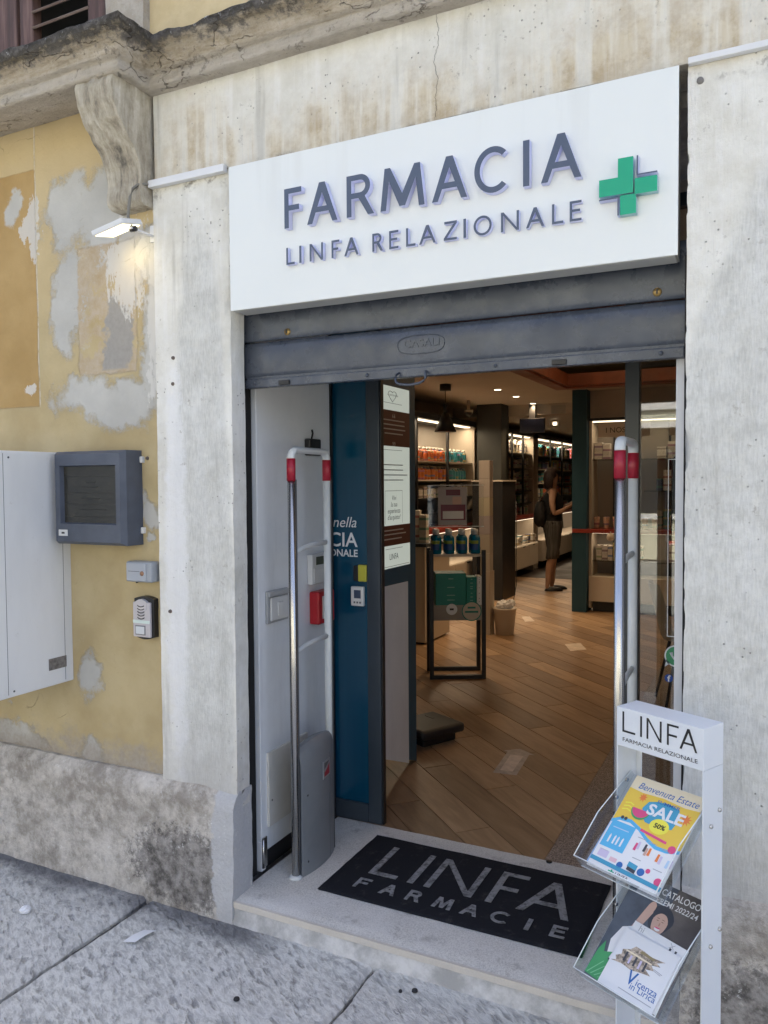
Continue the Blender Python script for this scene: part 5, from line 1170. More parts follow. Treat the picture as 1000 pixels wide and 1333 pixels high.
def wall_unit(label, y0, y1, shelves, xf=-3.6, xb=-4.02, top=2.30, ledge=True, ups=3):
    t_ = thing('wall_shelf', label, 'shelf', ((xf+xb)/2, (y0+y1)/2, .08))
    MB().box(xb, xb+.02, y0, y1, .08, top).build('back_panel', M_GREY, t_)
    for y in (y0, y1-.025): MB().box(xb+.02, xf, y, y+.025, .08, top).build('side_panel', M_IWALL, t_)
    MB().box(xb, xf+.015, y0-.01, y1+.01, top, top+.07).build('header', M_BLKM, t_)
    MB().box(xf-.12, xf-.05, y0+.05, y1-.05, top-.012, top-.001).build('light_strip', M_STRIP, t_)
    for i in range(1, ups): y = y0+(y1-y0)*i/ups; MB().box(xf-.03, xf, y-.016, y+.016, 1.04, top).build('upright', M_BLKM, t_)
    for z in shelves: MB().box(xb+.02, xf-.03, y0+.025, y1-.025, z-.018, z).build('shelf', M_BLKM if z < 1.5 else M_DRAW, t_)
    if ledge:
        MB().box(xb+.02, xf+.10, y0, y1, .97, 1.03, bev=.004).build('red_ledge', M_REDW, t_)
        MB().box(xf-.04, xf+.04, y0+.05, y1-.05, .955, .968).build('light_strip', M_STRIP, t_)
        MB().box(xb+.02, xf+.08, y0+.03, y1-.03, .20, .56, bev=.004).build('drawer_case', M_DRAW, t_)
        n = 3
        for i in range(n):
            ya, yb_ = y0+.05+(y1-y0-.1)*i/n, y0+.05+(y1-y0-.1)*(i+1)/n
            d = MB().box(xf+.081, xf+.092, ya+.004, yb_-.004, .21, .55, bev=.002).build('drawer_front', M_DRAW, t_); MB().box(xf+.092, xf+.10, (ya+yb_)/2-.05, (ya+yb_)/2+.05, .53, .545).build('pull', M_BLKM, d)
    area('shelf_light', (xf-.10, (y0+y1)/2, top-.02), .05, y1-y0-.2, 2.0*(y1-y0), (1, .80, .55), (0, math.radians(0), 0), t_)
    if ledge: area('ledge_light', (xf-.05, (y0+y1)/2, .95), .05, y1-y0-.2, .4*(y1-y0), (1, .80, .55), (0, 0, 0), t_)
    return t_
wall_unit('lit wall shelf with rows of orange and teal bottles', 4.9, 7.76, (1.82, 1.60, 1.38, 1.2), ups=3)
wall_unit('lit wall shelf of white cartons behind the dark column', 8.9, 10.65, (2.02, 1.80, 1.62, 1.42, 1.22))
wall_unit('dim wall shelf of mixed products behind the shopper', 10.9, 16.2, (2.02, 1.78, 1.54, 1.30), ups=6)
CAPW = pal((.60, .55, .48))
y = 5.0
for z, rows, g_, lb in ((1.82, [(5.02, 6.98, .17, 0), (7.02, 7.70, .17, 2)], 'bottles on the upper bottle shelf', ('slim orange bottle in the row on the upper lit shelf', 'slim teal bottle in the row on the upper lit shelf')),
                        (1.60, [(5.02, 7.05, .165, 1), (7.1, 7.68, .15, 3)], 'bottles on the second bottle shelf', ('slim orange bottle in the row below the upper one', 'short teal bottle in the row below the upper one'))):
    for k, (a, b, hh, ci) in enumerate(rows):
        yy = a+.05
        while yy < b:
            item(bottle_mesh(P_COL[ci], .042, hh, CAPW), 'product_bottle', (-3.72, yy, z), 0, lb[k], 'bottle', g_); yy += .092*rnd.choice((1, 1, 1, 1.04, 1.5))
def fill(y0, y1, z, hmax, label, group, cols, x=-3.74, wmin=.05, wmax=.12, dens=.9):
    yy = y0
    while yy < y1:
        w = round(rnd.uniform(wmin, wmax), 2); h_ = round(hmax*rnd.uniform(.6, .95), 2)
        if rnd.random() < dens: item(carton(.08, w-.008, h_, rnd.choice(cols)), 'product_carton', (x+rnd.uniform(-.02, .02), yy+w/2, z), rnd.uniform(-.06, .06), label, 'carton', group)
        yy += w
fill(5.0, 7.7, 1.38, .18, 'pale carton on the third shelf under the orange bottles', 'cartons under the bottles', P_WHITE)
for z, hm, nm in ((2.02, .22, 'top'), (1.80, .17, 'second'), (1.62, .14, 'third'), (1.42, .17, 'fourth'), (1.22, .17, 'fifth'), (1.03, .16, 'red ledge')):
    fill(8.98, 10.6, z, hm, 'small carton on the %s shelf behind the dark column' % nm, 'cartons behind the dark column', P_WHITE+P_COL[:1]+P_COL[4:6] if z < 1.5 else P_WHITE, x=-3.72)
fill(8.98, 10.6, .562, .16, 'small carton under the red ledge behind the dark column', 'cartons behind the dark column', P_WHITE+P_COL[6:8], x=-3.62)
for z, hm, nm in ((2.02, .22, 'top'), (1.78, .2, 'second'), (1.54, .2, 'third'), (1.30, .2, 'fourth'), (1.03, .2, 'red ledge')):
    fill(11.0, 16.0, z, hm, 'carton on the %s shelf behind the shopper' % nm, 'cartons behind the shopper', P_WHITE+P_COL, x=-3.70, wmin=.10, wmax=.22, dens=.8)

# ------------------------------------------------------------------ product cabinet facing the door
PC = thing('product_cabinet', 'product cabinet with red ledge and cream drawers beside the teal column', 'cabinet', (-.75, 7.0, .08))
CX0, CX1, CY = -1.885, .78, 6.80
MB().box(CX0, CX1, CY+.34, CY+.37, .12, 2.25).build('back_panel', M_GREY, PC)
MB().box(CX0, CX0+.03, CY, CY+.34, .12, 2.25).build('side_panel', M_IWALL, PC)
MB().box(CX0, CX1, CY-.01, CY+.37, 2.25, 2.28).build('header', M_BLKM, PC); MB().box(CX0, CX1, CY+.05, CY+.37, 2.281, 2.598).build('upper_panel', M_IWALL, PC)
MB().box(CX0-.165, CX1, CY-.12, CY+.34, .985, 1.028, bev=.003).build('red_ledge', M_REDW, PC)
MB().box(CX0+.03, CX1, CY+.06, CY+.10, .972, .984).build('light_strip', M_STRIP, PC); MB().box(CX0+.03, CX1, CY+.04, CY+.08, 2.237, 2.249).build('light_strip', M_STRIP, PC)
for z in (1.815, .665): MB().box(CX0+.03, CX1, CY+.02, CY+.34, z-.012, z).build('shelf', M_GLASS, PC)
for x in (-1.66, -1.05, -.45): MB().box(x-.012, x+.012, CY+.31, CY+.335, .49, 2.25).build('upright', M_BLKM, PC)
for i in range(3):
    a = CX0+i*.86; d = MB().box(a+.004, min(CX1, a+.856), CY-.02, CY+.33, .20, .485, bev=.004).build('drawer', M_DRAW, PC); MB().box(a+.45, a+.57, CY-.028, CY-.021, .455, .472).build('pull', M_BLKM, d)
MB().box(CX0+.04, CX1, CY+.03, CY+.3, .081, .199).build('toe_recess', M_BLACK, PC)
area('cabinet_light', (-.6, CY+.06, 2.23), 2.3, .05, 1.5, (1, .80, .55), (0, 0, 0), PC); area('ledge_light', (-.6, CY+.08, .968), 2.3, .04, 1.0, (1, .80, .55), (0, 0, 0), PC)
hb_ = thing('header_sign', 'pale header sign reading I NOSTRI P over the product cabinet', 'sign', (-1.6, CY, 2.07))
MB().box(-1.78, -1.22, CY-.022, CY-.012, 2.06, 2.225).build('board', M_DRAW, hb_); text('I NOSTRI P', .085, (-1.70, CY-.0235, 2.11), EX, EZ, M_INK, hb_)
hb2 = thing('header_sign', 'pale header sign reading OU seen through the fixed pane', 'sign', (-.8, CY, 2.07))
MB().box(-1.02, -.30, CY-.022, CY-.012, 2.06, 2.225).build('board', M_DRAW, hb2); text('OU', .10, (-.83, CY-.0235, 2.10), EX, EZ, M_INK, hb2)
for i in range(7): 
    x = -1.80+.105*i; mb = MB(); mb.lathe((0, 0, 0), [(.026, 0), (.026, .02), (.030, .05), (.036, .13), (.036, .135)], 12)
    if i == 0: o = mb.build('cream_tube', pal((.55, .36, .26)), base=(0, 0, 0)); o.location = (x, CY+.02, 1.029); tube0 = o; tag(o, 'beige cosmetic tube standing on the red ledge', 'tube', 'tubes on the red ledge')
    else: o = copy_tree(tube0); o.location = (x, CY+.02, 1.029); mb.bm.free()
for x, z, w, h_, ci, nm in ((-1.80, 1.816, .09, .19, 0, 'upper'), (-1.71, 1.816, .08, .18, 2, 'upper'), (-1.53, 1.816, .10, .18, 0, 'upper'), (-1.42, 1.816, .09, .19, 1, 'upper'), (-1.79, .666, .06, .17, 0, 'lower'), (-1.725, .666, .06, .17, 2, 'lower'), (-1.665, .666, .05, .17, 0, 'lower'), (-1.56, .666, .14, .2, 7, 'lower'), (-1.36, .666, .10, .17, 1, 'lower'), (-.95, .666, .16, .2, 2, 'lower'), (-.75, .666, .12, .18, 0, 'lower'), (-.9, 1.816, .14, .2, 1, 'upper'), (-.7, 1.816, .14, .22, 2, 'upper'), (-.95, 1.029, .14, .16, 0, 'red'), (-.7, 1.029, .14, .16, 4, 'red')):
    mt = (P_WHITE[ci] if ci < 4 else P_COL[ci]); o = item(carton(w, .10, h_, mt), 'product_carton', (x, CY+.14, z), 0, ('yellow and cream' if ci == 7 else 'pale') + ' carton on the %s shelf of the product cabinet' % nm if nm != 'red' else 'carton on the red ledge seen through the fixed pane', 'carton', 'cartons in the product cabinet')
for z_, nm_ in ((1.816, 'upper'), (1.46, 'middle'), (1.029, 'ledge'), (.666, 'lower')):
    xx_ = -1.18
    if z_ == 1.46: MB().box(-1.3, CX1, CY+.10, CY+.34, 1.448, 1.459).build('shelf', M_GLASS, PC)
    while xx_ < .7:
        w_ = round(rnd.uniform(.06, .14), 2)
        if rnd.random() < .85: item(carton(w_-.01, .10, round(rnd.uniform(.12, .24), 2), rnd.choice(P_WHITE+P_COL[4:8])), 'product_carton', (xx_+w_/2, CY+.24, z_), rnd.uniform(-.1, .1), 'carton at the back of the %s shelf of the product cabinet' % nm_, 'carton', 'cartons at the back of the cabinet')
        xx_ += w_
PF = thing('framed_poster', 'small dark framed poster leaning in the product cabinet', 'poster', (-1.6, CY+.28, 1.18)); MB().box(-1.645, -1.40, CY+.27, CY+.30, 1.15, 1.68).build('frame', M_BLKM, PF); MB().box(-1.62, -1.425, CY+.267, CY+.27, 1.18, 1.65).build('print', simple('plum_print', (.08, .05, .07), .4), PF)
HT = thing('hang_tag', 'round cream price tag hanging from the red ledge', 'tag', (-1.62, CY-.13, .92)); MB().lathe((-1.62, CY-.127, .945), [(.045, -.002), (.045, .002)], 24, ax='y').build('disc', M_DRAW, HT); MB().box(-1.625, -1.615, CY-.128, CY-.124, .985, 1.01).build('clip', M_DRAW, HT); 
# dark arched display niche seen through the pane
NA = thing('arched_niche', 'dark arched display niche seen through the fixed pane', 'shelf', (-.62, 6.6, 1.03))
MB().prism([(-.98, 6.62, 1.03), (-.60, 6.62, 1.03)]+[(-.79+.19*math.cos(a), 6.62, 1.75+.14*math.sin(a)) for a in [math.pi*i/14 for i in range(15)]], (0, .06, 0)).build('arch_panel', M_BLACK, NA)
for z in (1.25, 1.5): MB().box(-.97, -.61, 6.55, 6.62, z, z+.012).build('shelf', M_BLKM, NA)

# ------------------------------------------------------------------ display table near the door
DO = Vector((-2.312, 3.162, 0)); dA = Vector((.37, .196, 0)).normalized(); dB = Vector((-dA.y, dA.x, 0))
DT = Matrix(((dA.x, dB.x, 0, DO.x), (dA.y, dB.y, 0, DO.y), (0, 0, 1, 0), (0, 0, 0, 1))); dW, dD = .425, .30
DS = thing('display_table', 'black metal display table with two shelves near the door', 'display stand', DT @ Vector((dW/2, dD/2, .08)))
for a in (0, dW-.03):
    for b in (0, dD-.03): MB().box(a, a+.03, b, b+.03, .0805, 1.06, T=DT).build('leg', M_BLKM, DS)
for b in (0, dD-.03): MB().box(.03, dW-.03, b, b+.03, .081, .111, T=DT).build('floor_rail', M_BLKM, DS)
MB().box(.031, dW-.031, -.002, dD, 1.012, 1.030, T=DT).build('top_shelf', M_DRAW, DS); MB().box(.031, dW-.031, -.004, dD, .53, .645, T=DT).build('lower_shelf', simple('taupe_shelf', (.30, .26, .22), .5), DS)
AS = thing('acrylic_sign', 'clear acrylic holder with pink framed advert above the blue bottles', 'sign', DT @ Vector((.2, .15, 1.27)))
MB().box(.0, .43, .14, .146, 1.235, 1.545, T=DT).build('holder', M_ACRY, AS)
MB().box(.08, .30, .1385, .1395, 1.24, 1.535, T=DT).build('advert', simple('advert_paper', (.42, .38, .38), .4), AS)
MB().box(.10, .29, .1375, .1384, 1.28, 1.40, T=DT).build('print', simple('plum_ink', (.18, .03, .06), .4), AS); MB().box(.115, .275, .1368, .1374, 1.29, 1.35, T=DT).build('print', M_PAPER, AS)
MB().box(.14, .25, .1375, .1384, 1.47, 1.515, T=DT).build('print', simple('plum_ink2', (.16, .03, .05), .4), AS); MB().box(.19, .26, .1375, .1384, 1.401, 1.46, T=DT).build('print', M_SKIN2, AS)
for z in (1.545, 1.228): MB().box(-.003, .433, .138, .148, z, z+.006, T=DT).build('edge', M_ACEDGE, AS)
for x_ in (.03, .395): MB().box(x_, x_+.006, .14, .146, 1.03, 1.235, T=DT).build('strut', M_ACRY, AS)
M_BLIQ = simple('blue_mouthwash', (.0, .14, .26), .12); M_LBL = simple('label_blue', (.02, .08, .28), .35); M_LGR = simple('label_green', (.28, .36, .04), .35)
B0 = None
for r_ in range(2):
    for i in range(4):
        lx, ly = .058+.098*i, .045+.10*r_
        p = DT @ Vector((lx, ly, 1.031))
        if B0 is None:
            B0 = thing('mouthwash_bottle', 'x', 'bottle', p, 'blue bottles on the display table')
            MB().lathe(p, [(.034, 0), (.037, .006), (.037, .115), (.030, .135), (.016, .142)], 20).build('body', M_BLIQ, B0); MB().lathe(p+Vector((0, 0, .143)), [(.021, 0), (.021, .038), (.019, .042)], 16).build('cap', M_PAPER, B0)
            for z0_, z1_, mt in ((.03, .075, M_LBL), (.0755, .10, M_LGR)):
                mb = MB(); mb.grid(lambda u, v: p+Vector((.0378*math.cos(-2.6+2.0*u), .0378*math.sin(-2.6+2.0*u), z0_+(z1_-z0_)*v)), 12, 1); mb.build('label_band', mt, B0)
            bt = B0
        else: bt = copy_tree(B0); bt.location = p
        bt['label'] = 'blue mouthwash bottle with green and blue label in the %s row on the table' % ('front' if r_ == 0 else 'rear')
M_TBOX = simple('teal_carton', (.0, .20, .16), .45)
def tcart(a0, a1, b0, b1, z0_, z1_, mt, label):
    t_ = thing('product_carton', label, 'carton', DT @ Vector(((a0+a1)/2, (b0+b1)/2, z0_))); MB().box(a0, a1, b0, b1, z0_, z1_, T=DT, bev=.002).build('box', mt, t_)
    for f_, w_ in ((.82, .2), (.55, .3), (.3, .34), (.15, .3)): MB().box((a0+a1)/2-(a1-a0)*w_/2*.8, (a0+a1)/2+(a1-a0)*w_/2*.8, b0-.0008, b0-.0002, z0_+(z1_-z0_)*f_, z0_+(z1_-z0_)*f_+.006, T=DT).build('print', simple('pale_teal_print', (.25, .45, .4), .5) if mt is M_TBOX else M_GREYINK, t_)
tcart(.045, .275, .0, .20, .6455, .885, M_TBOX, 'large teal carton on the lower shelf of the display table')
tcart(.278, .355, .0, .14, .6455, .75, M_TBOX, 'small teal carton under its twin on the display table'); tcart(.278, .355, .0, .14, .7505, .855, M_TBOX, 'small teal carton stacked on its twin on the display table')
tcart(.358, .393, .0, .12, .6455, .80, M_PAPER, 'narrow white carton beside the small teal cartons'); tcart(.358, .393, .0, .12, .8005, .86, M_PAPER, 'short white carton on top of the narrow white one')
for a, r, z, mt, lb in ((.165, .042, .615, M_PAPER, 'small white round price tag on the display table shelf edge'), (.315, .075, .60, M_TBOX, 'larger round shelf tag with teal rim on the display table')):
    t_ = thing('round_tag', lb, 'tag', DT @ Vector((a, -.01, z-r))); n_ = -dB
    c_ = DT @ Vector((a, -.008, z)); 
    def dsk(rr, k): return [c_+n_*k+dA*rr*math.cos(2*math.pi*i/28)+EZ*rr*math.sin(2*math.pi*i/28) for i in range(28)]
    MB().prism(dsk(r, 0), n_*.003).build('disc', mt, t_)
    if r > .05: MB().prism(dsk(r*.9, .0031), n_*.0006).build('face', simple('cream_face', (.55, .48, .40), .5), t_)
    for zz, ww in ((-.012, .10), (.02, .06)) if r > .05 else ((-.006, .03),): MB().prism([c_+n_*.004+dA*s_*ww/2*1.0+EZ*(zz+q_) for s_, q_ in ((-1, 0), (1, 0), (1, .014), (-1, .014))], n_*.0004).build('print', M_TBOX if r > .05 else M_INK, t_)
# tall stack of pale cartons and the counter behind
for i in range(6):
    tag(MB().box(-2.57, -2.46, 5.0, 5.1, .70+.18*i, .70+.18*i+.178, bev=.002).build('product_carton', pal_((.40-.03*(i % 3), .36-.03*(i % 3), .30-.03*(i % 2)))), 'pale carton %s tall stack behind the display table' % ('at the bottom of the,second from the bottom of the,third from the bottom of the,third from the top of the,second from the top of the,topmost in the'.split(',')[i]), 'carton', 'tall carton stack behind the table')
tag(MB().box(-2.575, -2.455, 4.99, 5.12, .0805, .6995).build('carton_stand', M_IWALL), 'pale box pedestal under the tall carton stack', 'pedestal')
CC = thing('cash_counter', 'pale cash counter with dark top half hidden behind the display table', 'counter', (-3.2, 4.6, .08)); MB().box(-3.55, -2.84, 4.3, 4.9, .10, .98, bev=.004).build('body', M_DRAW, CC); MB().box(-3.57, -2.82, 4.28, 4.92, .981, 1.01).build('top', M_FRAME, CC); MB().box(-3.52, -2.87, 4.33, 4.87, .081, .0995).build('toe_recess', M_BLACK, CC)
for i, (x, y, h_) in enumerate(((-2.90, 4.42, .26), (-2.99, 4.46, .3), (-3.08, 4.40, .24), (-3.17, 4.5, .2))):
    item(carton(.07, .07, h_, P_WHITE[i % 3]), 'product_carton', (x, y, 1.011), .2*i, 'pale carton standing on the dark counter top', 'carton', 'cartons on the counter')

# ------------------------------------------------------------------ small things on the floor
SC_ = thing('body_scale', 'black body scale on the floor behind the blue side panel', 'scale', (-1.8, 1.95, .08))
T = Matrix.Translation((-1.79, 1.90, 0)) @ Matrix.Rotation(math.radians(-28), 4, 'Z')
MB().box(-.15, .15, -.16, .16, .13, .185, T=T, bev=.02, seg=3).build('platform', simple('black_scale_plastic', (.02, .02, .021), .45), SC_); MB().box(-.11, .11, -.12, .12, .0805, .131, T=T, bev=.008).build('foot', M_BLACK, SC_); MB().box(-.09, -.02, .05, .065, .1845, .187, T=T).build('slot', M_BLACK, SC_)
BN = thing('waste_bin', 'cream waste bin filled with crumpled tissues on the wood floor', 'bin', (-2.342, 5.10, .08))
MB().lathe((-2.342, 5.10, .0805), [(.085, 0), (.112, .245), (.118, .25), (.118, .262), (.108, .262), (.104, .24)], 28).build('bucket', M_DRAW, BN)
for i in range(9):
    a = i*2.4; r = .07*math.sqrt(i/9); c_ = Vector((-2.342+r*math.cos(a), 5.10+r*math.sin(a), .345+.02*(i % 3)))
    mb = MB(); mb.grid(lambda u, v: c_+Vector((math.cos(2*math.pi*u)*math.cos(math.pi*(v-.5)), math.sin(2*math.pi*u)*math.cos(math.pi*(v-.5)), math.sin(math.pi*(v-.5))))*.038*(1+.5*noise.noise((u*6, v*6, i*3))), 12, 8, smooth=False)
    tag(mb.build('tissue', M_PAPER), 'crumpled white tissue heaped in the cream waste bin', 'tissue', 'tissues in the waste bin')
m = glassy('worn_clear_tape', (.97, .93, .9), .02, .2); mt = Mat('worn_tape', (.62, .54, .48), .45); mt.set('Alpha', mt.sst(mt.noise(14, 5, .7, mt.obj), .25, .75, .55, .95)); 
AR = thing('floor_arrow', 'worn taped paper arrow stuck on the wood floor', 'floor marking', (-1.24, 1.75, .08))
MB().prism([(x, y, .0803) for x, y in ((-1.279, 1.552), (-1.158, 1.567), (-1.183, 1.888), (-1.155, 1.893), (-1.256, 1.957), (-1.329, 1.893), (-1.304, 1.884))], (0, 0, .0008)).build('arrow', mt.m, AR)
MB().prism([(x, y, .0812) for x, y in ((-1.255, 1.60), (-1.19, 1.605), (-1.205, 1.85), (-1.275, 1.845))], (0, 0, .0006)).build('paper_patch', simple('worn_paper', (.66, .58, .52), .5, var=.15, nscale=20), AR)
M_TP = simple('dull_tape', (.62, .52, .43), .5, var=.15, nscale=12)
for pts, lb in ((((-1.70, 4.87), (-1.58, 4.98), (-1.47, 4.72), (-1.585, 4.60)), 'flat worn paper marker on the floor past the arrow'), (((-2.48, 6.14), (-2.40, 6.18), (-2.27, 5.92), (-2.35, 5.83)), 'flat worn paper marker on the floor beyond the waste bin')):
    tag(MB().prism([(x, y, .0803) for x, y in pts], (0, 0, .0008)).build('floor_marker', M_TP), lb, 'floor marking')
# chair behind the pane
CHs = thing('shell_chair', 'beige shell chair with black legs behind the fixed pane', 'chair', (-.45, 3.2, .08))
T = Matrix.Translation((-.46, 3.25, 0)) @ Matrix.Rotation(math.radians(-75), 4, 'Z')
def shell(u, v):
    a = (u-.5)*2
    if v < .55: t = v/.55; y, z = .22-.42*t, .54-.02*math.sin(math.pi*t)
    else: t = (v-.55)/.45; y, z = -.20-.09*t, .54+.36*t
    w = .23*(1-.35*max(0, (v-.6)/.4)**2); return T @ Vector((a*w, y+.05*a*a*(v > .5), z+.05*a*a*(1-v)))
mb = MB(); mb.grid(shell, 14, 22); mb.grid(lambda u, v: shell(u, v)+Vector((0, 0, -.010)), 14, 22); mb.build('shell', simple('beige_shell', (.50, .43, .33), .45), CHs)
for sx in (-1, 1):
    for sy in (-1, 1): MB().tube([T @ Vector((sx*.13, sy*.12, .535)), T @ Vector((sx*.21, sy*.21, .081))], [.012, .009], 10).build('leg', M_BLKM, CHs)
# ------------------------------------------------------------------ the shopper
def person(at, rz):
    W_ = thing('person', 'woman in black vest and grey cropped trousers with dark shoulder bag, arm raised', 'person', at)
    Tm = Matrix.Translation(at) @ Matrix.Rotation(rz, 4, 'Z')
    V_ = {'pel': (0, 0, .92, .125, .10), 'wai': (.005, 0, 1.06, .105, .085), 'che': (0, 0, 1.22, .12, .10), 'cla': (-.01, 0, 1.345, .075, .07), 'nek': (.0, 0, 1.41, .048, .046), 'hed0': (.015, 0, 1.47, .06, .055), 'hed': (.02, 0, 1.545, .083, .070), 'hed2': (.012, 0, 1.60, .065, .058)}
    for s, n in ((1, 'l'), (-1, 'r')):
        V_.update({'hip'+n: (0, .085*s, .86, .085, .085), 'kne'+n: (.01+.02*s, .085*s, .48, .055, .055), 'cal'+n: (-.02+.03*s, .085*s, .34, .052, .05), 'ank'+n: (-.03+.04*s, .085*s, .085, .034, .034), 'hel'+n: (-.045+.04*s, .085*s, .035, .03, .03), 'toe'+n: (.12+.04*s, .095*s, .022, .022, .03)})
        V_.update({'sho'+n: (-.01, .155*s, 1.335, .056, .056), 'upa'+n: (-.025, .20*s, 1.20, .044, .044)})
    V_.update({'elbr': (.0, -.215, 1.05, .036, .036), 'fore_r': (.12, -.18, 1.10, .031, .031), 'wrir': (.215, -.14, 1.155, .022, .020), 'palr': (.265, -.12, 1.18, .026, .014)})
    V_.update({'elbl': (.02, .205, 1.06, .036, .036), 'fore_l': (.13, .16, 1.11, .031, .031), 'wril': (.22, .11, 1.16, .022, .020), 'pall': (.265, .09, 1.18, .026, .014)})
    E_ = [('pel', 'wai'), ('wai', 'che'), ('che', 'cla'), ('cla', 'nek'), ('nek', 'hed0'), ('hed0', 'hed'), ('hed', 'hed2'), ('elbr', 'fore_r'), ('fore_r', 'wrir'), ('wrir', 'palr'), ('elbl', 'fore_l'), ('fore_l', 'wril'), ('wril', 'pall')]
    for n in 'lr': E_ += [('pel', 'hip'+n), ('hip'+n, 'kne'+n), ('kne'+n, 'cal'+n), ('cal'+n, 'ank'+n), ('ank'+n, 'hel'+n), ('hel'+n, 'toe'+n), ('cla', 'sho'+n), ('sho'+n, 'upa'+n), ('upa'+n, 'elb'+n)]
    for n, sy in (('r', -1), ('l', 1)):
        bx, by, bz = V_['pal'+n][:3]
        for k in range(4):
            o = (k-1.5)*.017; L_ = (.055, .068, .064, .05)[k]
            a_, b_ = 'f%s%da' % (n, k), 'f%s%db' % (n, k)
            V_[a_] = (bx+.03+L_*.35, by+o*.5, bz+.006+o*.9, .0085, .0085); V_[b_] = (bx+.03+L_*.85, by+o*.5+sy*-.012, bz-.006+o*.9, .0075, .0075)
            E_ += [('pal'+n, a_), (a_, b_)]
        V_['th'+n] = (bx+.012, by-sy*.012, bz+.034, .010, .010); V_['tt'+n] = (bx+.040, by-sy*.018, bz+.046, .0085, .0085); E_ += [('pal'+n, 'th'+n), ('th'+n, 'tt'+n)]
    names = list(V_); idx = {k: i for i, k in enumerate(names)}
    me = bpy.data.meshes.new('body'); me.from_pydata([Tm @ Vector(V_[k][:3]) for k in names], [(idx[a], idx[b]) for a, b in E_], [])
    ob = bpy.data.objects.new('body', me); C.objects.link(ob)
    sk = ob.modifiers.new('skin', 'SKIN'); sk.use_smooth_shade = True
    for k, sv in zip(names, me.skin_vertices[0].data): sv.radius = V_[k][3:]; sv.use_root = (k == 'pel')
    ss = ob.modifiers.new('sub', 'SUBSURF'); ss.levels = 2; ss.render_levels = 2
    dg = bpy.context.evaluated_depsgraph_get(); m2 = bpy.data.meshes.new_from_object(ob.evaluated_get(dg)); ob.modifiers.clear(); ob.data = m2
    sm_ = simple('skin', (.42, .24, .155), .5, var=.06, nscale=20); m2.materials.clear(); m2.materials.append(sm_)
    m2.transform(Matrix.Translation(-Vector(at))); ob.parent = W_
    for p in m2.polygons: p.use_smooth = True
    def loft(rings, nm, mt, seg=22, wr=0):
        mb = MB(); P = []; F = []
        for j, (x, y, z, rx, ry) in enumerate(rings):
            for k in range(seg):
                a = 2*math.pi*k/seg; w = 1+wr*noise.noise((a*2, z*14, j)); P.append(Tm @ Vector((x+rx*w*math.cos(a), y+ry*w*math.sin(a), z)))
        for j in range(len(rings)-1):
            for k in range(seg): F.append((j*seg+k, j*seg+(k+1) % seg, (j+1)*seg+(k+1) % seg, (j+1)*seg+k))
        F.append(tuple(range((len(rings)-1)*seg, len(rings)*seg))); F.append(tuple(reversed(range(seg))))
        mb.add(P, F, 0, True); return mb.build(nm, mt, W_)
    blk = simple('black_jersey', (.012, .012, .013), .85); gry = Mat('grey_striped_cloth', rough=.85); wv = gry.noise(60, 2, .5, gry.map(gry.obj, (1, 1, .02))); gry.set('Base Color', gry.mix(gry.sst(wv, .4, .6), (.055, .052, .047), (.10, .095, .085))); gry = gry.m
    loft([(0, 0, .86, .150, .185), (0, 0, .93, .145, .180), (.005, 0, 1.02, .130, .155), (.008, 0, 1.10, .128, .150), (.012, 0, 1.19, .142, .155), (.005, 0, 1.27, .128, .150), (-.01, 0, 1.325, .095, .125), (-.012, 0, 1.35, .07, .10)], 'vest', blk, wr=.06)
    for s in (1, -1):
        loft([(.0+.02*s, .085*s, .44, .078, .075), (.01+.02*s, .085*s, .50, .080, .078), (.01, .088*s, .62, .088, .085), (.005, .088*s, .76, .105, .096), (0, .08*s, .88, .128, .105), (0, .075*s, .955, .125, .10)], 'trouser_leg', gry, wr=.05)
        sh = MB(); sh.grid(lambda u, v: Tm @ Vector((.03+.04*s+.145*math.cos(2*math.pi*u)*math.cos(math.pi*v/2)*(1 if math.cos(2*math.pi*u) > 0 else .72), .09*s+.05*math.sin(2*math.pi*u)*math.cos(math.pi*v/2), .002+.058*math.sin(math.pi*v/2))), 20, 6); sh.build('shoe', M_BLACK, W_)
    hair = simple('dark_brown_hair', (.028, .012, .008), .55, var=.3, nscale=60)
    mb = MB()
    def hr(u, v):
        a = 2*math.pi*u; b = math.pi*(v-.5); d = Vector((math.cos(a)*math.cos(b), math.sin(a)*math.cos(b), math.sin(b)))
        k = 1+.12*noise.noise(d*5); r = Vector((.108*d.x, .105*d.y, .125*d.z))*k
        if d.z < 0: r.z *= 1.75; r.x = min(r.x, .02)-.02*(-d.z); r.y *= 1.1
        elif d.x > .55 and d.z < .55: r.x *= .72
        return Tm @ (Vector((-.012, 0, 1.555))+r)
    mb.grid(hr, 30, 22); mb.build('hair', hair, W_)
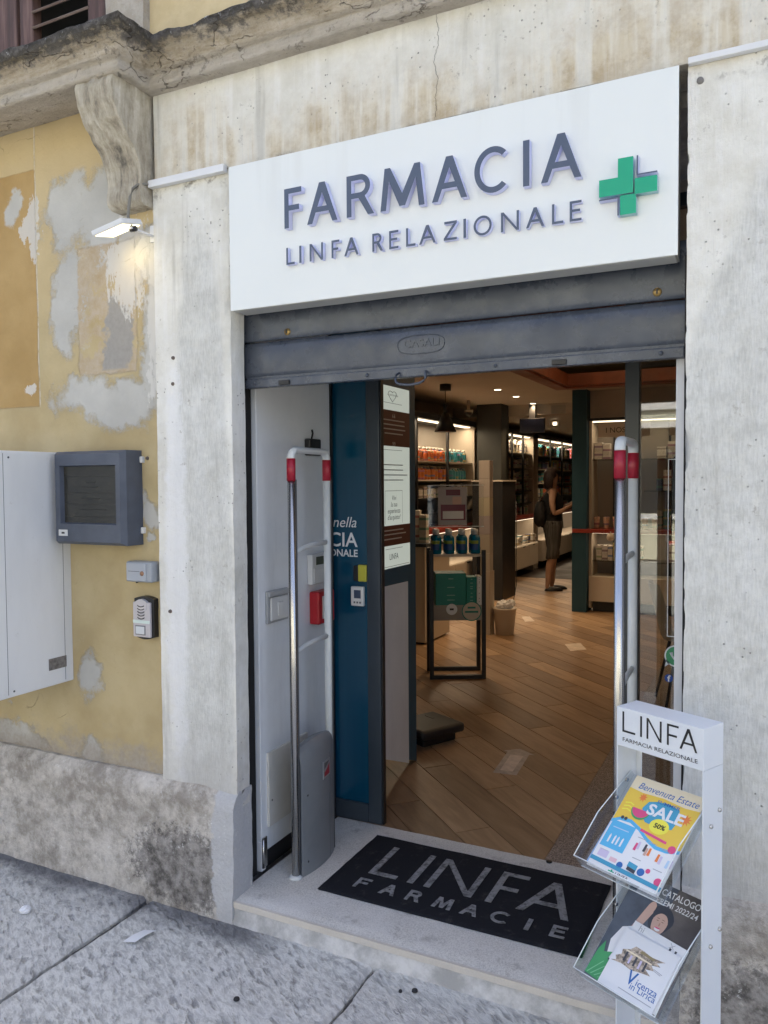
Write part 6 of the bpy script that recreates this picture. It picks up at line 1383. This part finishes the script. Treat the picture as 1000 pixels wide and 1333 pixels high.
    mb = MB(); mb.grid(lambda u, v: Tm @ (Vector((.098, 0, 1.528))+Vector((.020*math.sin(math.pi*v)*math.sin(math.pi*u), .016*(u-.5)*2, .026*(v-.5)*2))), 6, 6); mb.build('nose', sm_, W_)
    for s in (1, -1): mb = MB(); mb.lathe(Tm @ Vector((.088, .03*s, 1.552)), [(.0005, -.006), (.008, -.004), (.009, 0), (.008, .004), (.0005, .006)], 10); mb.build('eye', M_BLACK, W_)
    mb = MB(); mb.tube([Tm @ Vector(p) for p in ((.094, -.02, 1.494), (.101, 0, 1.493), (.094, .02, 1.494))], .005, 8); mb.build('mouth', M_REDW, W_)
    bg_ = thing('shoulder_bag', 'dark shoulder bag on the back of the woman in the black vest', 'bag', Tm @ Vector((-.18, -.05, .9)))
    mb = MB(); mb.grid(lambda u, v: Tm @ (Vector((-.17, -.06, 1.06))+(lambda d: Vector((.085*d.x*(1-.25*d.z), .17*d.y, .19*d.z))*(1+.1*noise.noise(d*4)))(Vector((math.cos(2*math.pi*u)*math.cos(math.pi*(v-.5)), math.sin(2*math.pi*u)*math.cos(math.pi*(v-.5)), math.sin(math.pi*(v-.5)))))), 24, 16); mb.build('pouch', simple('dark_bag_cloth', (.016, .016, .018), .8, var=.2), bg_)
    mb = MB(); mb.tube([Tm @ Vector(p) for p in ((-.20, -.13, 1.18), (-.12, -.15, 1.32), (-.04, -.12, 1.395), (.03, -.12, 1.33), (.05, -.13, 1.2), (-.05, -.18, 1.05))], .010, 8); mb.build('strap', simple('strap_tan', (.12, .07, .05), .7), bg_)
    hp_ = tag(MB().box(.27, .285, -.10, .10, 1.12, 1.26, T=Tm, bev=.004).build('black_folder', M_BLACK), 'dark folder held in front of the woman in the black vest', 'folder')
person((-2.70, 8.35, .081), math.radians(20))
tag(MB().tube([(-2.62, 6.4, 1.35), (-2.61, 6.38, .9), (-2.615, 6.4, .4), (-2.64, 6.35, .2), (-2.75, 6.2, .1), (-2.9, 6.0, .086)], .004, 6).build('hanging_cable', M_BLKM), 'thin black cable trailing down to the wood floor', 'cable')
